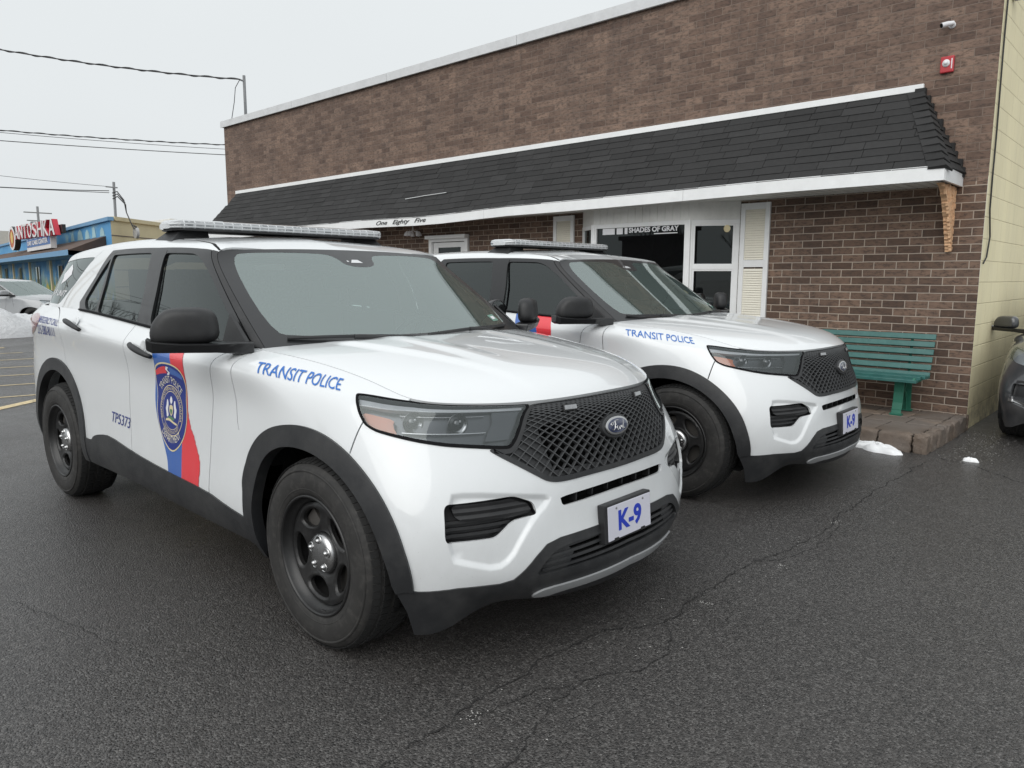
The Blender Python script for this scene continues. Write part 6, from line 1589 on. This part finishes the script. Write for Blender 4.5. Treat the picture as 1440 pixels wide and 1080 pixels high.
# ------------------------------------------------------------------ generic parked cars
def parked_car(nm,loc,rz,pm,label,sc,chromegrille):
    root=empty(nm,loc,rz); tag(root,label,'car')
    S=np.array(sc)
    def PM(name,p,mat,par=None):
        V,F,N=p; V=[tuple(np.array(v)*S) for v in V]; N=[tuple((np.array(n)/S)/max(1e-9,np.linalg.norm(np.array(n)/S))) if any(n) else n for n in N]
        return add_mesh(name,V,F,mat,par or root,None,True,N)
    bd=PM('body',joinp(*[both(i) for i in (0,8,11,12,13,16) if True],gboth(0),gboth(9),gboth(6)),pm)
    PM('body_gap',both(3,-.007,0),M['seal'],bd)
    hV,hF,hP=hood_mesh(40,41); add_mesh('hood',[tuple(np.array(v)*S) for v in hV],hF,pm,root,smooth=True).data.set_sharp_from_angle(angle=.66)
    for mir in (False,True):
        for ci in (1,2): PM('door',panel(CB,BV,reg(ci),0,.012,mir),pm)
        for gi in (2,3,4,5): PM('window',panel(CG,GV,GT[gcl==gi],-.006,.004,mir),M['tint'])
        PM('window_trim',joinp(panel(CG,GV,GT[gcl==1],.002,.01,mir)),M['gloss']); PM('pillar',panel(CG,GV,GT[gcl==10],.003,.01,mir),pm)
        hl=PM('headlight',panel(CB,BV,reg(4),.001,.004,mir),M['lens']); PM('lamp_bowl',panel(CB,BV,reg(4),-.03,.0,mir),M['drl'],hl)
        PM('bumper_vent',panel(CB,BV,reg(7),-.03,-.02,mir),M['trim'])
        PM('tail_light',panel(CB,BV,reg(14),.003,.01,mir),M['redlens'])
    gr=PM('grille',both(5,-.02,-.007),M['dark'])
    for tt in (5.0,6.2,7.4,8.5):
        s=strip(resamp(CB.m([(21.2,tt),(23,tt-.1)]),.03),.016); V3,T3=poly_fill(s,.03)
        for mir in (False,True): PM('grille_bar',panel(CB,V3,T3,.0,.02,mir),M['chrome'],gr)
    s=strip(resamp(CB.m([(19.0,2.3),(20.2,1.9),(23,1.9)]),.03),.02); V3,T3=poly_fill(s,.03)
    for mir in (False,True): PM('bumper_strip',panel(CB,V3,T3,.014,.02,mir),M['chrome'])
    PM('lower_grille',both(9,-.02,-.01),M['dark']); PM('bumper_slot',both(6,-.02,-.01),M['dark']); PM('skid_plate',both(10,.006,.02),M['skid'])
    V,T=triangulate((-.8,.8,0,.75),[np.array([(-.77,.02),(.77,.02),(.77,.73),(-.77,.73)])],.05)
    PM('windscreen',panel(CW,V,T,.004,.0,False),M['wind'])
    b=MB(); b.box(-3.75*sc[0],.55*sc[0],-.70,.70,.20,.27); b.box(-.42,.42,-.45,.45,.27,.75); b.box(-3.3,-2.3,-.45,.45,.27,.7); b.box(-3.4,-.55,-.68,.68,.4,.45); b.box(-.75,-.60,-.66,.66,.45,.86); b.obj('underbody',M['liner'],root)
    for y in (.38,-.38):
        b=MB(); b.box(-1.7,-1.2,y-.24,y+.24,.5,.62); T=Matrix.Translation((-1.65,y,.6))@Matrix.Rotation(-.28,4,'Y'); b.box(-.06,.06,-.22,.22,0,.55,T=T); b.obj('seat',M['seatf'],root,bev=.04)
    for sg in (-1,1):
        for x in (0,-3.025*sc[0]):
            w=wheel(root,x,sg); w.location.y=sg*.80*sc[1]; w.location.z=.378*.90; w.scale=(.90,.95,.90)
        e=mirror_mesh(root,sg); e.scale=sc
        for ch in e.children:
            if ch.name.startswith('mirror_cap'): ch.data.materials[0]=pm if nm!='dark_suv' else M['darkpaint']
        for xc in (0,-3.025*sc[0]):
            b=MB(); R=Matrix.Translation((xc,sg*.50,.34))@Matrix.Rotation(-sg*PI/2,4,'X'); b.lathe([(.02,0),(.44,0),(.44,.34)],32,R); b.V=[(x_,y_,max(z_,.2)) for x_,y_,z_ in b.V]; b.obj('wheel_housing',M['liner'],root)
    return root
parked_car('silver_car',(-20.6,4.1,0),math.radians(36),M['silverpaint'],'silver car parked behind the snow heap at the far left','x' and (.94,.92,.82),False)
parked_car('dark_suv',(2.03,5.80,0),math.radians(-90),M['darkpaint'],'dark grey car at the right edge beside the cream wall',(.90,.92,.82),True)
# ------------------------------------------------------------------ mural building across the lot
CN=np.array([-30.55,9.15,0]);DV=np.array([-.992,.127,0]);NO=np.array([-.127,-.992,0]); DS=np.array([-.62,.785,0]) 
def fb(s,z,o=0): return tuple(CN+DV*s+NO*o+np.array([0,0,z]))
def mural():
    m,nt,b=newmat('blue sky mural'); v=objvec(nt); sp=nt.nodes.new('ShaderNodeSeparateXYZ'); nt.links.new(v,sp.inputs[0])
    c=mixc(nt,noise(nt,.5,3,.5,v),(.06,.24,.50),(.13,.40,.66)); cl=ramp(nt,noise(nt,1.0,5,.6,mapv(nt,v,(.55,.55,.8))),.50,.62); c=mixc(nt,cl,c,(.30,.48,.55))
    g=nt.nodes.new('ShaderNodeMapRange'); g.inputs[1].default_value=1.5;g.inputs[2].default_value=.9;g.inputs[3].default_value=0;g.inputs[4].default_value=1;nt.links.new(sp.outputs[2],g.inputs[0])
    ad=nt.nodes.new('ShaderNodeMath');ad.operation='MULTIPLY';nt.links.new(g.outputs[0],ad.inputs[0]);nt.links.new(ramp(nt,noise(nt,1.4,4,.6,v),.35,.5),ad.inputs[1])
    c=mixc(nt,ad.outputs[0],c,mixc(nt,ramp(nt,noise(nt,.8,2,.5,v),.45,.6),(.09,.22,.06),(.55,.45,.08)))
    nt.links.new(c,b.inputs['Base Color']); b.inputs['Roughness'].default_value=.7; return m
M['mural']=mural(); M['tan']=simple('tan block wall',(.70,.60,.38),.8,var=.12,vs=1.5); M['brownroof']=simple('brown shingle awning',(.105,.068,.052),.85,var=.3,vs=3,bs=.5,bscale=20)
M['bluetrim']=simple('light blue trim',(.16,.33,.52),.6); M['signred']=simple('sign letter red',(.50,.025,.05),.5); M['signface']=simple('sign letter face',(.74,.72,.72),.5,var=.2,vs=2)
mb=empty('mural_building',tuple(CN)); tag(mb,'low building with blue painted mural and brown awning across the lot','building')
def mo(b,name,mat,par=None,**k):
    o=b.obj(name,mat,par or mb,**k)
    if par is None: o.location=tuple(-CN)
    return o
b=MB(); b.add([fb(0,0),fb(45,0),fb(45,3.75),fb(0,3.75)],[(0,1,2,3)[::-1]]); mo(b,'front_wall',M['mural'])
S1=CN+DS*16
b=MB(); b.add([tuple(CN),tuple(S1),(S1[0],S1[1],3.78),(CN[0],CN[1],3.78)],[(0,1,2,3)]); b.add([fb(0,3.7),fb(45,3.7),tuple(np.array(fb(45,3.7))+DS*16),(S1[0],S1[1],3.7)],[(0,1,2,3)]); mo(b,'side_wall',M['tan'])
b=MB(); b.add([fb(-.1,3.70,.12),fb(45,3.70,.12),fb(45,3.85,.12),fb(-.1,3.85,.12),fb(-.1,3.70,-.1),fb(45,3.70,-.1),fb(45,3.85,-.1),fb(-.1,3.85,-.1)],[(3,2,1,0),(3,7,6,2),(0,4,7,3),(0,1,5,4)]); mo(b,'roof_trim',M['bluetrim'])
D2=np.array([DS[1],-DS[0],0]); q=lambda t,o,z: tuple(CN+DS*t+D2*o+np.array([0,0,z]))
b=MB(); b.add([q(.16,.1,3.72),q(16,.1,3.72),q(16,.1,3.88),q(.16,.1,3.88),q(.16,-.1,3.72),q(16,-.1,3.72),q(16,-.1,3.88),q(.16,-.1,3.88)],[(0,1,2,3),(3,2,6,7),(4,0,3,7)]); mo(b,'side_trim',M['tan'])
for z in (1.0,1.7,2.4,3.1): b=MB(); b.add([q(0,.02,z),q(16,.02,z),q(16,.02,z+.04),q(0,.02,z+.04)],[(0,1,2,3)]); mo(b,'block_course',M['joint2'] if 'joint2' in M else M['stone'])
b=MB(); b.add([fb(1.0,3.12,.01),fb(45,3.12,.01),fb(45,2.50,1.5),fb(-5.0+5.5,2.50,1.5),fb(1.0,2.42,.01)],[(0,1,2,3)[::-1],(0,3,4)]); aw=mo(b,'awning',M['brownroof'])
b=MB(); b.add([fb(.5,2.30,1.52),fb(45,2.30,1.52),fb(45,2.52,1.52),fb(.5,2.52,1.52),fb(.5,2.30,.02),fb(45,2.30,.02)],[(3,2,1,0),(0,1,5,4)]); b.obj('awning_fascia',M['bluetrim'],aw)
for k in range(5):
    s=3.5+k*7.5; b=MB(); b.add([fb(s,.5,.03),fb(s+1.5,.5,.03),fb(s+1.5,2.1,.03),fb(s,2.1,.03)],[(3,2,1,0)]); f=mo(b,'window',M['bluetrim']); b=MB(); b.add([fb(s+.1,.6,.05),fb(s+1.4,.6,.05),fb(s+1.4,2.0,.05),fb(s+.1,2.0,.05)],[(3,2,1,0)]); b.obj('pane',M['pane'],f)
    b=MB(); p0=np.array(fb(s+2.2,0,.25)); b.box(p0[0]-.09,p0[0]+.09,p0[1]-.05,p0[1]+.05,0,2.4); mo(b,'pilaster',M['tan'])
# painted pale towers on the parapet
for (s,w,h) in ((1.6,.9,.38),(3.2,.8,.5),(4.6,1.0,.42),(6.2,1.3,.5),(8.0,.9,.42)):
    b=MB(); P=[fb(s-w/2,3.14,.012),fb(s+w/2,3.14,.012),fb(s+w*.35,3.14+h*.7,.012),fb(s,3.14+h,.012),fb(s-w*.3,3.14+h*.75,.012)]; b.add(P,[(4,3,2,1,0)]); mo(b,'painted_tower',simple('pale mural paint',(.36,.55,.60),.7,var=.2,vs=2) if 'ptow' not in M else M['ptow']); M['ptow']=bpy.data.materials['pale mural paint']
sg_=empty('shop_sign',fb(12,3.2,1)); tag(sg_,'large shop sign of red and white block letters above the brown awning','sign')
SO=tuple(-np.array(fb(12,3.2,1)))
b=MB(); b.add([fb(18.6,3.60,.85),fb(5.4,3.42,.85),fb(5.4,3.80,.85),fb(18.6,4.02,.85),fb(18.6,3.60,.7),fb(5.4,3.42,.7),fb(5.4,3.80,.7),fb(18.6,4.02,.7)],[(0,1,2,3),(3,2,6,7),(1,5,6,2),(0,4,5,1)]); o=b.obj('sign_frame',M['trim'],sg_); o.location=SO
W_='ANTOSHKA'
for i,ch in enumerate(W_):
    s0=18.35-i*1.64; z0=3.56-.034*i; 
    for nm,mat,o_,bo,dz in (('sign_letter',M['signred'],.90,.07,0),('letter_face',M['signface'],1.14,.0,.0)):
        t=flat_text(nm,ch,fb(s0,z0,o_),tuple(-DV),(0,0,1),.74,mat,sg_,bold=bo,width=1.34,thick=.22 if o_<1 else .03)
        t.location=SO
b=MB(); A=fb(20.7,3.72,1.0); X=Vector(-DV);Z=Vector(NO); Rm=Matrix((tuple(X),(0,0,1),tuple(Z))).transposed().to_4x4(); Rm.translation=Vector(A)
b.lathe([(.0,-.25),(.72,-.25),(.72,0),(.60,.02),(.60,0)],32,Rm@Matrix.Diagonal((2.0,1,1,1))); o=b.obj('sign_roundel',M['trim'],sg_); o.location=SO
b=MB(); b.lathe([(.66,.03),(.70,.05),(.55,.06)],32,Rm@Matrix.Diagonal((2.0,1,1,1))); b.lathe([(.0,.03),(.60,.03)],32,Rm@Matrix.Diagonal((2.0,1,1,1)),mi=1); b.lathe([(.0,.05),(.28,.05)],20,Rm@Matrix.Translation((0,.05,0))@Matrix.Diagonal((1.8,1.3,1,1)),mi=2)
o2=b.obj('roundel_face',[M['signface'],simple('roundel orange',(.55,.13,.04),.5),simple('roundel yellow',(.70,.48,.12),.5)],sg_); o2.location=SO
bs_=empty('day_care_sign',fb(11.5,2.8,1)); tag(bs_,'blue and white sign panel hanging under the red letters','sign'); BO=tuple(-np.array(fb(11.5,2.8,1)))
def pq(b,s0,s1,z0,z1,o0,o1): b.add([fb(s0,z0,o1),fb(s1,z0,o1),fb(s1,z1,o1),fb(s0,z1,o1),fb(s0,z0,o0),fb(s1,z0,o0),fb(s1,z1,o0),fb(s0,z1,o0)],[(0,1,2,3),(3,2,6,7),(1,5,6,2),(0,3,7,4),(0,4,5,1)])
b=MB(); pq(b,15.3,7.7,2.80,3.42,.75,1.0); o=b.obj('sign_box',M['signface'],bs_); o.location=BO
b=MB(); pq(b,15.2,7.8,3.00,3.40,1.0,1.02); o=b.obj('sign_panel',simple('sign blue',(.06,.16,.42),.5),bs_); o.location=BO
o=flat_text('sign_lettering','DAY CARE CENTER',fb(14.7,3.08,1.03),tuple(-DV),(0,0,1),.24,M['signface'],bs_,bold=.03,width=6.4,thick=.01); o.location=BO
o=flat_text('sign_lettering','',fb(14.7,2.86,1.03),tuple(-DV),(0,0,1),.08,M['blk'],bs_) if False else None
# low things beyond
def rayp(px,py,D):
    r,u,f=camrot(*pcam[3:6]) if 'camrot' in globals() else (None,)*3
M['far']=simple('pale far wall',(.42,.42,.42),.8); M['farb']=simple('far brick red',(.32,.20,.15),.8)
b=MB(); b.box(-100,-72,12,26,0,5.2); thing(b,'far_store',M['far'],'pale flat roofed store far beyond the mural building','building')
b=MB(); b.box(-95,-70,3,9,0,2.6); thing(b,'far_shop',M['farb'],'low reddish shop in the far distance at the left edge','building')
b=MB(); b.box(-46.5,-41.5,16.2,19,3.6,4.75); thing(b,'rooftop_unit',M['cap'],'grey box unit on the roof behind the mural building','roof unit',bev=.03)
# service masts, poles, wires
def mast(name,base,top,r,label,cat='pole',extra=None):
    e=empty(name,base); tag(e,label,cat); b=MB(); h=top[2]-base[2]; b.tube([(0,0,0),(top[0]-base[0],top[1]-base[1],h)],r,10); b.obj('pole',M['cap2'],e,smooth=True); return e
M['cap2']=simple('weathered grey pole',(.20,.205,.21),.6); M['wire']=simple('black wire',(.04,.04,.042),.6); M['polewood']=simple('pale timber pole',(.42,.36,.27),.8)
m1=mast('roof_mast',(-13.69,6.2,4.74),(-13.69,6.2,5.88),.032,'grey service mast on the left end of the brick roof')
b=MB(); b.tube([(0,0,1.02),(0,-.09,1.03)],.02,8); b.obj('insulator',M['cap2'],m1)
m2=mast('service_mast',(-31.45,9.62,0),(-31.42,9.69,5.35),.055,'pale service mast with looped wires beside the mural corner')
b=MB(); b.tube([(-.1,-.2,5.15),(.3,.1,5.1)],.03,6); b.obj('insulator',M['cap2'],m2)
b=MB(); 
for k in range(3): b.tube([(0,0,4.9-k*.12),(.25,.10,4.95-k*.1),(.5+.08*k,.25,4.6-.1*k),(.55,.3,4.1),(.75+.1*k,.4,3.6-.1*k),(1.0,.5,3.5)],.022,6)
b.obj('drip_loop',M['wire'],m2)
b=MB(); T=Matrix.Translation((.9,.55,3.25))@Matrix.Rotation(PI/2,4,'X'); b.lathe([(.0,.1),(.22,.1),(.24,.0)],20,T); b.obj('meter',M['far'],m2)
m3=mast('utility_pole',(-74.7,18.7,0),(-74.7,18.7,7.6),.10,'distant utility pole with crossarms behind the shop sign')
b=MB(); b.box(-.06,.06,-1.1,1.1,7.0,7.09); b.box(-.06,.06,-.9,.9,6.3,6.38); b.box(-.2,.2,.25,.6,5.7,6.3); b.box(-.2,.2,-.6,-.25,5.6,6.25); b.obj('crossarm',M['cap2'],m3)
def wire(a,c_,sag,r,label,group=None,twist=0):
    a=np.array(a,float);c_=np.array(c_,float); n=40; pts=[]
    for i in range(n+1):
        f=i/n; p=a+(c_-a)*f; p[2]-=sag*4*f*(1-f); pts.append(tuple(p-(a+c_)/2))
    b=MB(); b.tube(pts,r,6)
    if twist:
        q=[]
        for i in range(241):
            f=i/240; p=a+(c_-a)*f; p[2]-=sag*4*f*(1-f); q.append(tuple(p-(a+c_)/2+np.array([0,.02*math.cos(i*.7),.02*math.sin(i*.7)])))
        b.tube(q,r*.8,5)
    o=b.obj('overhead_wire',M['wire']); o.location=tuple((a+c_)/2); tag(o,label,'wire',group)
WG='overhead wires at the left'
wire((-13.69,6.1,5.78),(-36.5,-16,16.5) if False else (-24.5,-4.5,8.9),.55,.014,'highest wire, sloping down to the mast on the brick roof',WG,1)
b=MB(); b.tube([(-13.69,6.1,5.78),(-13.76,6.02,5.6),(-13.80,6.0,5.3),(-14.0,6.0,4.85)],.008,6); thing(b,'drip_wire',M['wire'],'thin wire looping down from the roof mast','wire')
wire((-24.2,11.3,6.22),(-32.5,-6.5,7.1),.35,.016,'thickest of the wires in the middle group, topmost of them',WG,1)
wire((-26.1,12.4,6.40),(-34.5,-7.0,7.25),.28,.010,'thin middle wire directly below the thick twisted one',WG)
wire((-28.0,13.4,6.50),(-36.5,-7.5,6.9),.20,.016,'lowest wire of the middle group, nearly level',WG)
wire((-31.45,9.5,4.98),(-35.5,-4.0,5.55),.30,.018,'upper wire running left from the mural building mast',WG)
wire((-31.45,9.5,4.90),(-35.5,-4.0,5.00),.05,.014,'lower wire running left from the mural building mast',WG)
wire((-31.45,9.6,5.15),(-45.5,-4.0,7.9),.30,.010,'faint high wire running left from the mural building mast',WG)
# ------------------------------------------------------------------ what stands across the street behind the viewer (seen in glass and paint), plus added dark blocks
def bare_trees():
    rt=random.Random(2); b=MB()
    def br(p,d,l,r,dep):
        q=p+d*l; b.tube([tuple(p),tuple(q)],[r,r*.7],4,cap=False)
        if dep==0: return
        for _ in range(3):
            nd=(d+Vector((rt.uniform(-.7,.7),rt.uniform(-.7,.7),rt.uniform(-.15,.55)))).normalized(); br(q-d*l*rt.uniform(0,.3),nd,l*rt.uniform(.6,.8),r*.6,dep-1)
    for i in range(46):
        a=rt.uniform(190,372); R=rt.uniform(34,52); p=Vector((R*math.cos(math.radians(a))+0,R*math.sin(math.radians(a)),0)); br(p,Vector((rt.uniform(-.1,.1),rt.uniform(-.1,.1),1)).normalized(),rt.uniform(1.8,2.8),.11,5)
    tag(b.obj('bare_tree_belt',simple('winter bark',(.07,.06,.05),.9)),kind='stuff')
bare_trees()
M['refldark']=simple('dark reflection',(.07,.05,.042),.85)
for (x0,x1,y0,y1,h,n_) in ((-30,-8,-44,-34,4.2,'tan'),(6,26,-46,-36,5.0,'farb')):  # unseen blocks added so the bay window reflects something dark, less sky
    b=MB(); b.box(x0,x1,y0,y1,0,h); b.box(x0-.2,x1+.2,y0-.2,y1+.2,h,h+.3)
    for k in range(6): xa=x0+2+k*(x1-x0-4)/6; b.box(xa,xa+1.8,y1+.001,y1+.05,.8,2.4)
    thing(b,'reflection_block',M['refldark'],'dark reflection block added out of view across the street, '+('the long one' if n_=='tan' else 'the taller one'),'building')

for i,(y,z,sag) in enumerate(((-9.5,7.6,.9),(-9.8,7.2,.8),(-10.2,6.7,1.1),(-13.0,8.6,1.0),(-13.3,8.2,1.3))):
    wire((-44,y-3+i,z),(24,y+2-i*.5,z+.3),sag*2,.016,'utility wire strung across the street behind the viewer, seen only in the car windows','wires across the street')
for (x,y,h,lb) in ((-24.5,-4.5,9.4,'tall timber pole left of the view where the highest wire starts'),(-34.5,-7.0,8.2,'timber pole left of the view carrying the middle group of wires'),(-35.5,-4.0,6.2,'short timber pole left of the view feeding the mural building')):
    e=empty('utility_pole',(x,y,0)); tag(e,lb,'pole'); b=MB(); b.tube([(0,0,0),(0,0,h)],[.15,.11],12); b.obj('pole',M['polewood'],e,smooth=True)
    b=MB(); b.box(-.06,.06,-.9,.9,h-.5,h-.38); b.obj('crossarm',M['cap2'],e)
# ------------------------------------------------------------------ camera, light, world

r_,u_,f_=camrot(*pcam[3:6])
cd=bpy.data.cameras.new('camera'); cam=bpy.data.objects.new('camera',cd); COL.objects.link(cam)
Mx=Matrix((tuple(r_),tuple(u_),tuple(-f_))).transposed().to_4x4(); Mx.translation=Vector(pcam[:3]); cam.matrix_world=Mx
cd.sensor_width=36; cd.lens=36*pcam[6]/1440; cd.clip_start=.05; cd.clip_end=2000
scene.camera=cam
w=bpy.data.worlds.new('World'); scene.world=w; w.use_nodes=True; nt=w.node_tree
bg=nt.nodes['Background']; sky=nt.nodes.new('ShaderNodeTexSky'); sky.sky_type='NISHITA'; sky.sun_disc=False
EL=math.radians(36); AZ=math.radians(285)   # azimuth measured from +X towards +Y
sky.sun_elevation=EL; sky.sun_rotation=math.radians(90)-AZ; sky.air_density=1; sky.dust_density=6
hs=nt.nodes.new('ShaderNodeHueSaturation'); hs.inputs['Saturation'].default_value=.10; nt.links.new(sky.outputs[0],hs.inputs['Color'])
# cloud deck: even grey, brighter overhead
tc=nt.nodes.new('ShaderNodeTexCoord'); se=nt.nodes.new('ShaderNodeSeparateXYZ'); nt.links.new(tc.outputs['Generated'],se.inputs[0])
rp=nt.nodes.new('ShaderNodeValToRGB'); e=rp.color_ramp.elements; e[0].position=0.0;e[0].color=(6.5,6.8,6.95,1);e[1].position=1.0;e[1].color=(8.6,8.95,9.15,1)
e2=rp.color_ramp.elements.new(.35); e2.color=(7.05,7.4,7.55,1)
nt.links.new(se.outputs[2],rp.inputs[0])
ns=nt.nodes.new('ShaderNodeTexNoise'); ns.inputs['Scale'].default_value=2.2; ns.inputs['Detail'].default_value=3; nt.links.new(tc.outputs['Generated'],ns.inputs['Vector'])
mr=nt.nodes.new('ShaderNodeMapRange'); mr.inputs[3].default_value=.94; mr.inputs[4].default_value=1.06; nt.links.new(ns.outputs['Fac'],mr.inputs[0])
vm=nt.nodes.new('ShaderNodeVectorMath'); vm.operation='SCALE'; nt.links.new(rp.outputs[0],vm.inputs[0]); nt.links.new(mr.outputs[0],vm.inputs['Scale'])
mx=nt.nodes.new('ShaderNodeMix'); mx.data_type='RGBA'; mx.inputs[0].default_value=.93; nt.links.new(hs.outputs[0],mx.inputs[6]); nt.links.new(vm.outputs[0],mx.inputs[7])
nt.links.new(mx.outputs[2],bg.inputs[0]); bg.inputs[1].default_value=.108
sl=bpy.data.lights.new('sun','SUN'); sl.energy=1.3; sl.angle=math.radians(60); sl.color=(1,.98,.95); so=bpy.data.objects.new('sun',sl); COL.objects.link(so)
sd=Vector((math.cos(EL)*math.cos(AZ),math.cos(EL)*math.sin(AZ),math.sin(EL))); so.rotation_euler=sd.to_track_quat('Z','Y').to_euler()
scene.view_settings.view_transform='Standard'; scene.view_settings.look='None'; scene.view_settings.gamma=1; scene.view_settings.exposure=.15; scene.view_settings.use_curve_mapping=False
scene.render.engine='CYCLES'
